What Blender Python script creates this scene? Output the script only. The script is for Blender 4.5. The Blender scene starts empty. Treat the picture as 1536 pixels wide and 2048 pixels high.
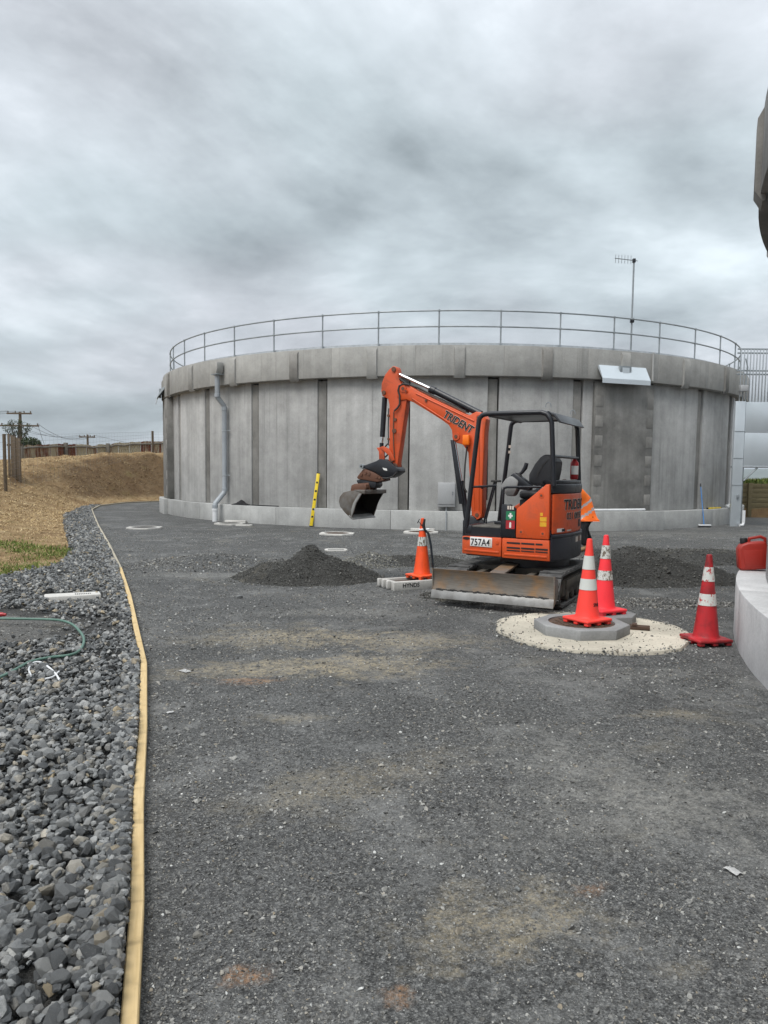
import bpy, bmesh, math, random
import numpy as np
from mathutils import Matrix, Vector, noise as mn

random.seed(7); RNG = np.random.default_rng(7)
R_ = math.radians
scene = bpy.context.scene
C = scene.collection

# ------------------------------------------------------------------ camera
PITCH, ROLL, FPX, PCX, PCY, CAMZ = R_(4.5), R_(0.6), 1500.0, 768.0, 1063.0, 1.7
cam_rot = Matrix.Rotation(math.pi/2 - PITCH, 3, 'X') @ Matrix.Rotation(ROLL, 3, 'Z')
CAM = Vector((0, 0, CAMZ))
cd = bpy.data.cameras.new('camera')
cam = bpy.data.objects.new('camera', cd); C.objects.link(cam)
cam.matrix_world = Matrix.Translation(CAM) @ cam_rot.to_4x4()
cd.sensor_fit = 'HORIZONTAL'; cd.sensor_width = 36
cd.lens = 36*FPX/1536; cd.shift_y = (PCY-1024)/1536
cd.clip_start = 0.05; cd.clip_end = 20000
scene.camera = cam

# ------------------------------------------------------------------ world (overcast)
SUN_EL, SUN_AZ = R_(58), R_(215)          # azimuth clockwise from +Y
world = bpy.data.worlds.new('World'); scene.world = world; world.use_nodes = True
def build_world():
    nt = world.node_tree; nt.nodes.clear()
    N = nt.nodes.new; L = nt.links.new
    def math_(op, a, b=None):
        m = N('ShaderNodeMath'); m.operation = op
        for i, v in enumerate((a, b)):
            if v is None: continue
            if isinstance(v, (int, float)): m.inputs[i].default_value = v
            else: L(v, m.inputs[i])
        return m.outputs[0]
    out = N('ShaderNodeOutputWorld'); mix = N('ShaderNodeMixShader')
    sky = N('ShaderNodeTexSky'); sky.sky_type = 'NISHITA'; sky.sun_disc = False
    sky.sun_elevation = SUN_EL; sky.sun_rotation = SUN_AZ
    b1 = N('ShaderNodeBackground'); b1.inputs[1].default_value = 0.08; L(sky.outputs[0], b1.inputs[0])
    tc = N('ShaderNodeTexCoord'); sp = N('ShaderNodeSeparateXYZ'); L(tc.outputs['Generated'], sp.inputs[0])
    z = math_('MAXIMUM', sp.outputs[2], 0.0); zd = math_('ADD', z, 0.24)
    cb = N('ShaderNodeCombineXYZ')
    L(math_('DIVIDE', sp.outputs[0], zd), cb.inputs[0]); L(math_('DIVIDE', sp.outputs[1], zd), cb.inputs[1])
    mp = N('ShaderNodeMapping'); L(cb.outputs[0], mp.inputs[0])
    mp.inputs['Location'].default_value = (6.5, 4.3, 1.2)
    n1 = N('ShaderNodeTexNoise'); L(mp.outputs[0], n1.inputs['Vector'])
    n1.inputs['Scale'].default_value = 0.74; n1.inputs['Detail'].default_value = 7; n1.inputs['Roughness'].default_value = 0.56
    n1.inputs['Distortion'].default_value = 0.5
    n2 = N('ShaderNodeTexNoise'); L(mp.outputs[0], n2.inputs['Vector'])
    n2.inputs['Scale'].default_value = 3.2; n2.inputs['Detail'].default_value = 6; n2.inputs['Roughness'].default_value = 0.6
    v = math_('ADD', math_('MULTIPLY', n1.outputs['Fac'], 0.76), math_('MULTIPLY', n2.outputs['Fac'], 0.24))
    rp = N('ShaderNodeValToRGB'); L(v, rp.inputs[0]); e = rp.color_ramp.elements
    e[0].position = 0.35; e[0].color = (0.142, 0.156, 0.165, 1)
    e[1].position = 0.74; e[1].color = (0.60, 0.625, 0.655, 1)
    k = e.new(0.505); k.color = (0.318, 0.340, 0.360, 1)
    k = e.new(0.60); k.color = (0.465, 0.49, 0.515, 1)
    grad = math_('ADD', math_('MULTIPLY', z, 1.15), 0.78)
    n3 = N('ShaderNodeTexNoise'); L(mp.outputs[0], n3.inputs['Vector']); n3.inputs['Scale'].default_value = 0.9; n3.inputs['Detail'].default_value = 2
    tint = N('ShaderNodeMix'); tint.data_type = 'RGBA'; tint.blend_type = 'MULTIPLY'; tint.inputs[0].default_value = 1.0
    tr = N('ShaderNodeValToRGB'); L(n3.outputs['Fac'], tr.inputs[0]); tr.color_ramp.elements[0].position = 0.38; tr.color_ramp.elements[0].color = (0.95, 1.0, 1.0, 1)
    tr.color_ramp.elements[1].position = 0.62; tr.color_ramp.elements[1].color = (1.03, 0.99, 1.005, 1)
    L(rp.outputs[0], tint.inputs[6]); L(tr.outputs[0], tint.inputs[7])
    b2 = N('ShaderNodeBackground'); L(tint.outputs[2], b2.inputs[0]); L(grad, b2.inputs[1])
    mix.inputs[0].default_value = 0.94
    L(b1.outputs[0], mix.inputs[1]); L(b2.outputs[0], mix.inputs[2]); L(mix.outputs[0], out.inputs[0])
build_world()
sl = bpy.data.lights.new('sun', 'SUN'); sl.energy = 1.5; sl.angle = R_(35); sl.color = (1, 0.97, 0.93)
sun = bpy.data.objects.new('sun', sl); C.objects.link(sun)
sd = Vector((math.sin(SUN_AZ)*math.cos(SUN_EL), math.cos(SUN_AZ)*math.cos(SUN_EL), math.sin(SUN_EL)))
sun.rotation_euler = sd.to_track_quat('Z', 'Y').to_euler(); sun.location = (-10, -10, 30)
vs = scene.view_settings
vs.view_transform = 'Standard'; vs.look = 'None'; vs.exposure = 1.02; vs.gamma = 1; vs.use_curve_mapping = False
scene.render.engine = 'CYCLES'
scene.cycles.max_bounces = 5; scene.cycles.diffuse_bounces = 3; scene.cycles.glossy_bounces = 3; scene.cycles.volume_bounces = 0

# ------------------------------------------------------------------ pixel -> place helpers (1536x2048 photograph)
def ray(px, py): return cam_rot @ Vector(((px-PCX)/FPX, -(py-PCY)/FPX, -1.0))
def gp(px, py, z=0.0):                    # the point of the level z seen there
    d = ray(px, py); return CAM + d*((z-CAMZ)/d.z)
def wp(px, py, Y):                        # the point of the upright plane y = Y seen there
    d = ray(px, py); return CAM + d*(Y/d.y)

# ------------------------------------------------------------------ mesh helpers
def bm_(): return bmesh.new()
def add_box(bm, c, s, M=None, bev=0.0, seg=2):
    t = bmesh.new(); bmesh.ops.create_cube(t, size=1.0)
    bmesh.ops.scale(t, vec=s, verts=t.verts)
    if bev > 0: bmesh.ops.bevel(t, geom=t.edges[:], offset=min(bev, min(s)*0.45), segments=seg, profile=0.5, affect='EDGES')
    bmesh.ops.translate(t, vec=c, verts=t.verts)
    if M is not None: t.transform(M)
    merge(bm, t)
def merge(bm, t):
    me = bpy.data.meshes.new('tmp'); t.to_mesh(me); t.free(); bm.from_mesh(me); bpy.data.meshes.remove(me)
def add_prism(bm, pts, y0, y1, M=None, bev=0.0, seg=2):
    """polygon in (x,z) pulled from y0 to y1"""
    t = bmesh.new()
    a = [t.verts.new((p[0], y0, p[1])) for p in pts]; b = [t.verts.new((p[0], y1, p[1])) for p in pts]
    n = len(pts)
    t.faces.new(a); t.faces.new(b[::-1])
    for i in range(n): t.faces.new((a[i], b[i], b[(i+1) % n], a[(i+1) % n]))
    bmesh.ops.recalc_face_normals(t, faces=t.faces[:])
    if bev > 0:
        ed = [e for e in t.edges if len(e.link_faces) == 2 and e.calc_face_angle(0) > 0.7]
        bmesh.ops.bevel(t, geom=ed, offset=bev, segments=seg, profile=0.5, affect='EDGES', clamp_overlap=True)
    if M is not None: t.transform(M)
    merge(bm, t)
def add_tube(bm, pts, r, n=10, M=None, cap=True):
    pts = [Vector(p) for p in pts]; rr = r if isinstance(r, (list, tuple)) else [r]*len(pts)
    t = bmesh.new(); rings = []
    up = None
    for i, p in enumerate(pts):
        if i == 0: d = pts[1]-pts[0]
        elif i == len(pts)-1: d = pts[-1]-pts[-2]
        else: d = (pts[i+1]-p).normalized() + (p-pts[i-1]).normalized()
        d.normalize()
        if up is None:
            up = d.orthogonal().normalized()
        else:
            up = (up - d*up.dot(d)); up.normalize()
        w = d.cross(up)
        rings.append([t.verts.new(p + (up*math.cos(2*math.pi*k/n) + w*math.sin(2*math.pi*k/n))*rr[i]) for k in range(n)])
    for i in range(len(rings)-1):
        for k in range(n):
            t.faces.new((rings[i][k], rings[i][(k+1) % n], rings[i+1][(k+1) % n], rings[i+1][k]))
    if cap: t.faces.new(rings[0][::-1]); t.faces.new(rings[-1])
    bmesh.ops.recalc_face_normals(t, faces=t.faces[:])
    if M is not None: t.transform(M)
    merge(bm, t)
def add_lathe(bm, prof, n=24, M=None, sq=None):
    """profile (r,z); closed with caps"""
    t = bmesh.new(); rings = []
    for (r, z) in prof:
        rings.append([t.verts.new((r*math.cos(2*math.pi*k/n), r*math.sin(2*math.pi*k/n), z)) for k in range(n)])
    for i in range(len(rings)-1):
        for k in range(n): t.faces.new((rings[i][k], rings[i][(k+1) % n], rings[i+1][(k+1) % n], rings[i+1][k]))
    t.faces.new(rings[0][::-1]); t.faces.new(rings[-1])
    bmesh.ops.recalc_face_normals(t, faces=t.faces[:])
    if M is not None: t.transform(M)
    merge(bm, t)
def add_arc(bm, r0, r1, z0, z1, a0, a1, n=6, M=None, bev=0.0, lip=None):
    """curved block between two radii, two heights and two angles (degrees)"""
    t = bmesh.new(); rings = []
    for i in range(n+1):
        a = R_(a0 + (a1-a0)*i/n); c, s = math.cos(a), math.sin(a)
        rings.append([t.verts.new((r*c, r*s, z)) for (r, z) in ((r0, z0), (r1, z0), (r1, z1), (r0, z1))])
    for i in range(n):
        for k in range(4): t.faces.new((rings[i][k], rings[i][(k+1) % 4], rings[i+1][(k+1) % 4], rings[i+1][k]))
    t.faces.new(rings[0][::-1]); t.faces.new(rings[-1])
    bmesh.ops.recalc_face_normals(t, faces=t.faces[:])
    if bev > 0:
        ed = [e for e in t.edges if len(e.link_faces) == 2 and e.calc_face_angle(0) > 0.8]
        bmesh.ops.bevel(t, geom=ed, offset=bev, segments=2, profile=0.5, affect='EDGES')
    if M is not None: t.transform(M)
    merge(bm, t)

def obj(name, bm, m, parent=None, smooth=35, M=None):
    me = bpy.data.meshes.new(name)
    if M is not None: bm.transform(M)
    bm.to_mesh(me); bm.free()
    if m is not None: me.materials.append(m)
    if smooth:
        me.polygons.foreach_set('use_smooth', [True]*len(me.polygons))
        me.set_sharp_from_angle(angle=R_(smooth))
    o = bpy.data.objects.new(name, me); C.objects.link(o)
    if parent is not None: o.parent = parent
    return o
def mesh_obj(name, me, m, parent=None):
    if m is not None and not me.materials: me.materials.append(m)
    o = bpy.data.objects.new(name, me); C.objects.link(o)
    if parent is not None: o.parent = parent
    return o
def tag(o, label=None, cat=None, group=None, kind=None):
    if label: o['label'] = label
    if cat: o['category'] = cat
    if group: o['group'] = group
    if kind: o['kind'] = kind
    return o
def thing(name, label, cat, loc=(0, 0, 0), rz=0, group=None):
    o = bpy.data.objects.new(name, None); C.objects.link(o); o.empty_display_size = 0.2
    o.location = loc; o.rotation_euler = (0, 0, rz)
    return tag(o, label, cat, group)
def np_mesh(name, V, T, smooth=False):
    """vertex array (n,3), polygon array (m,k)"""
    V = np.asarray(V, np.float32); T = np.asarray(T, np.int32); m, k = T.shape
    me = bpy.data.meshes.new(name)
    me.vertices.add(len(V)); me.vertices.foreach_set('co', V.ravel())
    me.loops.add(m*k); me.loops.foreach_set('vertex_index', T.ravel())
    me.polygons.add(m); me.polygons.foreach_set('loop_start', np.arange(0, m*k, k, dtype=np.int32))
    me.polygons.foreach_set('use_smooth', np.full(m, smooth))
    me.update(calc_edges=True)
    return me
def text_bm(s, size, depth=0.002, bold=0.0, shear=0.0, sx=1.0, align='LEFT', space=1.0):
    cu = bpy.data.curves.new('txt', 'FONT'); cu.body = s; cu.size = size; cu.extrude = depth/2
    cu.offset = bold*size; cu.shear = shear; cu.align_x = align; cu.space_character = space; cu.resolution_u = 3
    o = bpy.data.objects.new('txt', cu); C.objects.link(o)
    dg = bpy.context.evaluated_depsgraph_get(); me = bpy.data.meshes.new_from_object(o.evaluated_get(dg))
    t = bmesh.new(); t.from_mesh(me)
    bpy.data.objects.remove(o); bpy.data.curves.remove(cu); bpy.data.meshes.remove(me)
    bmesh.ops.scale(t, vec=(sx, 1, 1), verts=t.verts)
    return t

# ------------------------------------------------------------------ materials
class NT:
    def __init__(s, name):
        s.m = bpy.data.materials.new(name); s.m.use_nodes = True; s.t = s.m.node_tree; s.t.nodes.clear()
        s.out = s.n('ShaderNodeOutputMaterial'); s.b = s.n('ShaderNodeBsdfPrincipled'); s.l(s.b.outputs[0], s.out.inputs[0])
        s.tc = s.n('ShaderNodeTexCoord')
    def n(s, t): return s.t.nodes.new(t)
    def l(s, a, b): s.t.links.new(a, b)
    def set(s, sock, v):
        if hasattr(v, 'is_output') or isinstance(v, bpy.types.NodeSocket): s.l(v, sock)
        elif isinstance(v, (tuple, list)) and len(v) == 3 and sock.type == 'RGBA': sock.default_value = (*v, 1)
        else: sock.default_value = v
    def coord(s, scale=(1, 1, 1), loc=(0, 0, 0), src='Object'):
        m = s.n('ShaderNodeMapping'); m.inputs['Scale'].default_value = scale; m.inputs['Location'].default_value = loc
        s.l(s.tc.outputs[src], m.inputs[0]); return m.outputs[0]
    def noise(s, vec, scale, det=4, rough=0.55, dist=0.0):
        n = s.n('ShaderNodeTexNoise'); s.l(vec, n.inputs['Vector'])
        n.inputs['Scale'].default_value = scale; n.inputs['Detail'].default_value = det
        n.inputs['Roughness'].default_value = rough; n.inputs['Distortion'].default_value = dist
        return n.outputs['Fac']
    def voro(s, vec, scale, feat='F1', out='Color', rnd=1.0):
        n = s.n('ShaderNodeTexVoronoi'); n.feature = feat; s.l(vec, n.inputs['Vector']); n.inputs['Scale'].default_value = scale
        n.inputs['Randomness'].default_value = rnd
        return n.outputs[out]
    def rmap(s, v, a, b, c=0.0, d=1.0, smooth=False):
        n = s.n('ShaderNodeMapRange'); s.l(v, n.inputs[0])
        if smooth: n.interpolation_type = 'SMOOTHSTEP'
        for i, x in enumerate((a, b, c, d)): n.inputs[i+1].default_value = x
        return n.outputs[0]
    def math(s, op, a, b=None):
        n = s.n('ShaderNodeMath'); n.operation = op
        for i, v in enumerate((a, b)):
            if v is not None: s.set(n.inputs[i], v)
        return n.outputs[0]
    def mix(s, f, a, b, mode='MIX'):
        n = s.n('ShaderNodeMix'); n.data_type = 'RGBA'; n.blend_type = mode
        s.set(n.inputs[0], f); s.set(n.inputs[6], a); s.set(n.inputs[7], b); return n.outputs[2]
    def ramp(s, v, stops):
        n = s.n('ShaderNodeValToRGB'); s.l(v, n.inputs[0]); e = n.color_ramp.elements
        while len(e) > 1: e.remove(e[-1])
        e[0].position = stops[0][0]; e[0].color = (*stops[0][1], 1)
        for p, c in stops[1:]: k = e.new(p); k.color = (*c, 1)
        return n.outputs[0]
    def bump(s, h, strength=0.3, dist=0.01, prev=None):
        n = s.n('ShaderNodeBump'); n.inputs['Strength'].default_value = strength; n.inputs['Distance'].default_value = dist
        s.l(h, n.inputs['Height'])
        if prev is not None: s.l(prev, n.inputs['Normal'])
        return n.outputs[0]
    def end(s, col, rough=0.8, metal=0.0, normal=None, spec=0.5):
        s.set(s.b.inputs['Base Color'], col); s.set(s.b.inputs['Roughness'], rough); s.set(s.b.inputs['Metallic'], metal)
        s.b.inputs['Specular IOR Level'].default_value = spec
        if normal is not None: s.l(normal, s.b.inputs['Normal'])
        return s.m

def simple(name, c1, c2=None, scale=6, rough=0.6, metal=0.0, bump=0.1, bscale=60, stretch=(1, 1, 1), lo=0.35, hi=0.65, spec=0.5):
    t = NT(name); v = t.coord(stretch)
    if c2 is None: c2 = tuple(x*0.75 for x in c1)
    f = t.rmap(t.noise(v, scale, 6, 0.6), lo, hi)
    return t.end(t.mix(f, c1, c2), rough, metal, t.bump(t.noise(v, bscale, 3), bump, 0.004) if bump else None, spec)

def concrete(name, c1, c2, streak=0.5, blot=0.4, bump=0.25):
    t = NT(name); v = t.coord(); oi = t.n('ShaderNodeObjectInfo')
    sh = t.n('ShaderNodeVectorMath'); sh.operation = 'ADD'
    cb = t.n('ShaderNodeCombineXYZ')
    for i in range(3): t.l(t.math('MULTIPLY', oi.outputs['Random'], 37.0+i*11), cb.inputs[i])
    t.l(v, sh.inputs[0]); t.l(cb.outputs[0], sh.inputs[1]); vr = sh.outputs[0]
    mp = t.n('ShaderNodeMapping'); mp.inputs['Scale'].default_value = (3.2, 3.2, 0.16); t.l(vr, mp.inputs[0])
    st = t.rmap(t.noise(mp.outputs[0], 1.2, 5, 0.55), 0.40, 0.72)
    bl = t.rmap(t.noise(vr, 0.9, 6, 0.62), 0.40, 0.66)
    col = t.mix(t.math('MULTIPLY', st, streak), c1, c2)
    mp2 = t.n('ShaderNodeMapping'); mp2.inputs['Scale'].default_value = (9, 9, 0.10); t.l(vr, mp2.inputs[0])
    run = t.math('MULTIPLY', t.rmap(t.noise(mp2.outputs[0], 1.5, 4, 0.6), 0.56, 0.70), t.rmap(t.noise(vr, 0.5, 3), 0.42, 0.60))
    col = t.mix(t.math('MULTIPLY', run, streak*0.75), col, tuple(x*0.55 for x in c2))
    lime = t.math('MULTIPLY', t.rmap(t.noise(mp2.outputs[0], 1.1, 5, 0.65), 0.60, 0.74), t.rmap(t.noise(vr, 0.8, 3), 0.46, 0.62))
    col = t.mix(t.math('MULTIPLY', lime, streak*0.5), col, tuple(min(1, x*1.3) for x in c1))
    col = t.mix(t.math('MULTIPLY', bl, blot), col, tuple(x*0.62 for x in c2))
    mott = t.rmap(t.noise(vr, 3.0, 6, 0.72), 0.34, 0.66, 0.88, 1.07); fine = t.math('MULTIPLY', mott, t.rmap(t.noise(vr, 38, 4, 0.7), 0.3, 0.7, 0.88, 1.10))
    pit = t.rmap(t.voro(vr, 9, out='Distance'), 0.0, 0.05, 0.55, 1.0)
    tone = t.rmap(oi.outputs['Random'], 0, 1, 0.84, 1.10)
    g = t.math('MULTIPLY', t.math('MULTIPLY', fine, pit), tone)
    cg = t.n('ShaderNodeCombineColor')
    for i in range(3): t.l(g, cg.inputs[i])
    col = t.mix(1.0, col, cg.outputs[0], 'MULTIPLY')
    nb = t.bump(t.noise(vr, 22, 6, 0.65), bump, 0.006)
    return t.end(col, 0.88, 0, nb, 0.3)

def paint(name, c, dirt=(0.05, 0.04, 0.03), amount=0.35, rough=0.42, scale=5):
    t = NT(name); v = t.coord()
    d = t.rmap(t.noise(v, scale, 8, 0.68, 0.6), 0.52, 0.78)
    s = t.rmap(t.noise(v, scale*9, 4, 0.6), 0.62, 0.72)
    fade = t.noise(v, 1.3, 3)
    base = t.mix(t.math('MULTIPLY', fade, 0.5), c, tuple(min(1, x*0.72+0.012) for x in c))
    col = t.mix(t.math('MULTIPLY', d, amount), base, dirt); col = t.mix(t.math('MULTIPLY', s, amount*0.5), col, dirt)
    return t.end(col, t.rmap(d, 0, 1, rough, rough+0.3), 0, t.bump(t.noise(v, 90, 3), 0.04, 0.003))

GREY = (0.34, 0.345, 0.34)
M = {}
M['panel'] = concrete('precast_panel_concrete', (0.43, 0.43, 0.42), (0.27, 0.27, 0.262), 0.6, 0.32)
M['coping'] = concrete('coping_concrete', (0.37, 0.368, 0.35), (0.265, 0.262, 0.248), 0.45, 0.3)
M['infill'] = concrete('joint_infill_concrete', (0.29, 0.283, 0.265), (0.17, 0.165, 0.153), 0.5, 0.6)
M['buttress'] = concrete('buttress_concrete', (0.26, 0.255, 0.24), (0.14, 0.138, 0.13), 0.5, 0.8, 0.4)
M['plinth'] = concrete('plinth_concrete', (0.39, 0.395, 0.385), (0.28, 0.283, 0.275), 0.4, 0.35)
M['plinth_pale'] = concrete('pale_plinth_concrete', (0.60, 0.60, 0.60), (0.47, 0.47, 0.47), 0.35, 0.2)
M['gap'] = simple('joint_shadow_grout', (0.07, 0.067, 0.062), (0.04, 0.038, 0.035), 3, 0.9)
M['slab'] = concrete('cast_slab_concrete', (0.27, 0.275, 0.275), (0.18, 0.18, 0.18), 0.1, 0.5)
M['whitering'] = concrete('whitish_ring_concrete', (0.54, 0.53, 0.50), (0.40, 0.39, 0.365), 0.1, 0.4)
M['galv'] = simple('galvanised_steel', (0.52, 0.55, 0.57), (0.38, 0.41, 0.43), 7, 0.42, 0.55, 0.06, 40)
M['galvrail'] = simple('galvanised_tube', (0.30, 0.33, 0.345), (0.22, 0.245, 0.26), 5, 0.5, 0.35, 0.03)
M['galvsheet'] = simple('galvanised_sheet', (0.58, 0.63, 0.665), (0.53, 0.58, 0.61), 1.2, 0.38, 0.4, 0.05, 12)
M['pvc'] = simple('grey_pvc_pipe', (0.33, 0.36, 0.385), (0.26, 0.285, 0.31), 2, 0.45, 0, 0.0)
M['pvcwhite'] = simple('white_pvc_pipe', (0.72, 0.74, 0.75), (0.6, 0.61, 0.62), 2, 0.4, 0, 0.0)
M['orange'] = paint('orange_machine_paint', (0.64, 0.085, 0.013), (0.085, 0.06, 0.042), 0.46)
M['orange_worn'] = paint('worn_orange_paint', (0.58, 0.080, 0.016), (0.055, 0.04, 0.032), 0.62, 0.5, 6)
M['rustbrown'] = paint('rusty_brown_steel', (0.13, 0.055, 0.03), (0.04, 0.03, 0.025), 0.8, 0.65, 8)
M['black'] = paint('black_machine_paint', (0.009, 0.011, 0.016), (0.045, 0.042, 0.038), 0.25, 0.36)
M['navy'] = paint('dark_blue_black_casting', (0.011, 0.014, 0.023), (0.055, 0.05, 0.045), 0.3, 0.40)
M['rubber'] = simple('black_rubber', (0.022, 0.022, 0.023), (0.045, 0.043, 0.04), 8, 0.75, 0, 0.15, 30)
M['track'] = simple('dusty_track_rubber', (0.105, 0.105, 0.102), (0.05, 0.05, 0.05), 6, 0.9, 0, 0.25, 30)
M['trackframe'] = simple('dirty_track_frame', (0.10, 0.085, 0.065), (0.05, 0.045, 0.04), 5, 0.85, 0, 0.2, 30)
M['chrome'] = simple('chromed_rod', (0.75, 0.76, 0.78), (0.6, 0.61, 0.63), 3, 0.16, 1.0, 0)
M['roof'] = simple('grey_black_roof_plastic', (0.035, 0.038, 0.044), (0.055, 0.058, 0.064), 4, 0.3, 0, 0)
M['seat'] = simple('black_seat_vinyl', (0.022, 0.023, 0.027), (0.035, 0.036, 0.04), 4, 0.55, 0, 0.1, 50)
M['console'] = simple('grey_console_plastic', (0.26, 0.265, 0.26), (0.2, 0.2, 0.2), 4, 0.5, 0, 0.05)
M['floor_mat'] = simple('muddy_floor_mat', (0.14, 0.135, 0.12), (0.07, 0.065, 0.06), 9, 0.9, 0, 0.2)
M['white'] = simple('white_plate', (0.78, 0.78, 0.76), (0.66, 0.66, 0.64), 5, 0.5, 0, 0)
M['ink'] = simple('black_lettering', (0.012, 0.012, 0.014), None, 5, 0.6, 0, 0)
M['outline'] = simple('pale_letter_outline', (0.62, 0.55, 0.48), None, 5, 0.6, 0, 0)
M['green_sticker'] = simple('green_sticker', (0.02, 0.22, 0.10), None, 5, 0.5, 0, 0)
M['red_sticker'] = simple('red_sticker', (0.42, 0.02, 0.03), None, 5, 0.5, 0, 0)
M['yellow_sticker'] = simple('yellow_sticker', (0.75, 0.42, 0.02), (0.6, 0.33, 0.02), 30, 0.5, 0, 0)
M['beacon'] = simple('orange_lamp_lens', (0.95, 0.20, 0.01), (0.85, 0.16, 0.01), 5, 0.25, 0, 0)
M['extred'] = simple('extinguisher_red', (0.40, 0.02, 0.025), None, 5, 0.35, 0, 0)
M['bucket'] = simple('worn_bucket_steel', (0.20, 0.195, 0.185), (0.11, 0.085, 0.065), 5, 0.55, 0.5, 0.15, 30)
def blade_mat():
    t = NT('scraped_blade_steel'); v = t.coord()
    rust = t.rmap(t.noise(v, 3.2, 6, 0.6), 0.47, 0.66)
    mp = t.coord((1.5, 1.5, 14)); sc = t.rmap(t.noise(mp, 5, 4), 0.45, 0.7)
    c = t.mix(rust, (0.17, 0.155, 0.135), (0.26, 0.155, 0.075)); c = t.mix(t.math('MULTIPLY', sc, 0.5), c, (0.075, 0.065, 0.055))
    return t.end(c, 0.6, 0.25, t.bump(t.noise(v, 45, 4), 0.15, 0.004))
M['soil'] = simple('damp_soil_crust', (0.022, 0.02, 0.018), (0.04, 0.034, 0.028), 9, 0.95, 0, 0.5, 30)  # near-black colour standing in for the shade inside the bucket
M['blade'] = blade_mat()
M['bladeedge'] = simple('polished_blade_edge', (0.33, 0.33, 0.32), (0.22, 0.215, 0.205), 7, 0.45, 0.5, 0.1, 40)
def cone_mat(name, c, dirt, amt, lo=0.5):
    t = NT(name); v = t.coord()
    f = t.rmap(t.noise(v, 4.2, 7, 0.65, 0.5), lo, lo+0.24)
    low = t.rmap(t.noise(t.coord((6, 6, 1.1)), 1.6, 5, 0.6), 0.5, 0.8)
    col = t.mix(t.math('MULTIPLY', f, amt), c, dirt); col = t.mix(t.math('MULTIPLY', low, amt*0.7), col, dirt)
    return t.end(col, 0.5, 0, t.bump(t.noise(v, 70, 3), 0.05, 0.003))
M['cone'] = cone_mat('fluorescent_cone', (0.93, 0.058, 0.042), (0.50, 0.05, 0.035), 0.42, 0.5)
M['cone2'] = cone_mat('fluorescent_pink_cone', (0.92, 0.038, 0.052), (0.46, 0.035, 0.035), 0.42, 0.5)
M['cone_or'] = cone_mat('orange_dirty_cone', (0.85, 0.085, 0.014), (0.10, 0.04, 0.02), 0.75, 0.5)
M['cone_worn'] = cone_mat('worn_red_cone', (0.44, 0.014, 0.020), (0.05, 0.012, 0.012), 0.85, 0.44)
def band_mat(name, bad):
    t = NT(name); v = t.coord()
    oi = t.n('ShaderNodeObjectInfo'); ad = t.n('ShaderNodeVectorMath'); ad.operation = 'ADD'; cb = t.n('ShaderNodeCombineXYZ')
    for i in range(3): t.l(t.math('MULTIPLY', oi.outputs['Random'], 31.0+7*i), cb.inputs[i])
    t.l(t.coord((1, 1, 0.55)), ad.inputs[0]); t.l(cb.outputs[0], ad.inputs[1])
    f = t.rmap(t.noise(ad.outputs[0], 40, 6, 0.75), 0.66-bad*0.28, 0.70-bad*0.28)
    c = t.mix(f, (0.58, 0.60, 0.57), (0.15, 0.12, 0.09) if bad > 0.5 else (0.42, 0.03, 0.03))
    return t.end(c, 0.4)
M['band'] = band_mat('reflective_band', 0.0); M['band_bad'] = band_mat('cracked_reflective_band', 0.55); M['band_red'] = band_mat('peeling_reflective_band', 0.42)
def wood(name, c1, c2, knots=0.5):
    t = NT(name); v = t.coord((1, 1, 1))
    oi = t.n('ShaderNodeObjectInfo')
    g = t.noise(t.coord((2.0, 26, 26)), 2.2, 5, 0.6, 0.4)
    k = t.rmap(t.noise(t.coord((7, 1.3, 1.3)), 1.5, 2), 0.60, 0.70)
    c = t.mix(t.rmap(g, 0.3, 0.7), c1, c2); c = t.mix(t.math('MULTIPLY', k, knots), c, tuple(x*0.42 for x in c2))
    d = t.rmap(t.noise(v, 14, 6, 0.7), 0.55, 0.75); c = t.mix(t.math('MULTIPLY', d, 0.25), c, (0.09, 0.075, 0.05))
    return t.end(c, 0.75, 0, t.bump(g, 0.12, 0.004), 0.3)
M['pine'] = wood('new_pine', (0.60, 0.46, 0.25), (0.48, 0.35, 0.17))
M['pinegrey'] = wood('weathered_pine', (0.44, 0.40, 0.31), (0.33, 0.30, 0.235))
M['post'] = wood('fence_post_wood', (0.14, 0.105, 0.07), (0.07, 0.055, 0.04))
M['postgrey'] = wood('grey_timber', (0.17, 0.155, 0.13), (0.09, 0.083, 0.07))
M['retain'] = wood('retaining_timber', (0.17, 0.14, 0.075), (0.09, 0.075, 0.04))
M['darkwood'] = wood('old_brown_timber', (0.10, 0.06, 0.04), (0.05, 0.033, 0.025))
def rusty():
    t = NT('rusty_corrugated_iron'); oi = t.n('ShaderNodeObjectInfo')
    v = t.coord((6, 6, 0.8)); f = t.math('ADD', t.noise(v, 1.5, 6, 0.6), t.rmap(oi.outputs['Random'], 0, 1, -0.22, 0.2))
    return t.end(t.mix(t.rmap(f, 0.46, 0.62), (0.46, 0.42, 0.32), (0.21, 0.075, 0.035)), 0.7, 0.1, None)
M['rusty'] = rusty()
M['yellow'] = simple('yellow_level_paint', (0.80, 0.60, 0.02), (0.7, 0.5, 0.02), 8, 0.4, 0, 0)
M['blue'] = simple('blue_broom_handle', (0.03, 0.19, 0.50), None, 8, 0.4, 0, 0)
M['cloth_black'] = simple('black_cloth', (0.010, 0.010, 0.012), None, 6, 0.9, 0, 0.4, 25)
M['vest'] = simple('orange_hi_vis_cloth', (0.98, 0.20, 0.015), (0.85, 0.14, 0.012), 5, 0.7, 0, 0.5, 14)
M['silver'] = simple('silver_reflective_tape', (0.44, 0.41, 0.42), (0.36, 0.33, 0.34), 12, 0.4, 0.1, 0)
M['skin'] = simple('skin', (0.45, 0.24, 0.16), (0.40, 0.20, 0.13), 5, 0.55, 0, 0.05)
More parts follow.
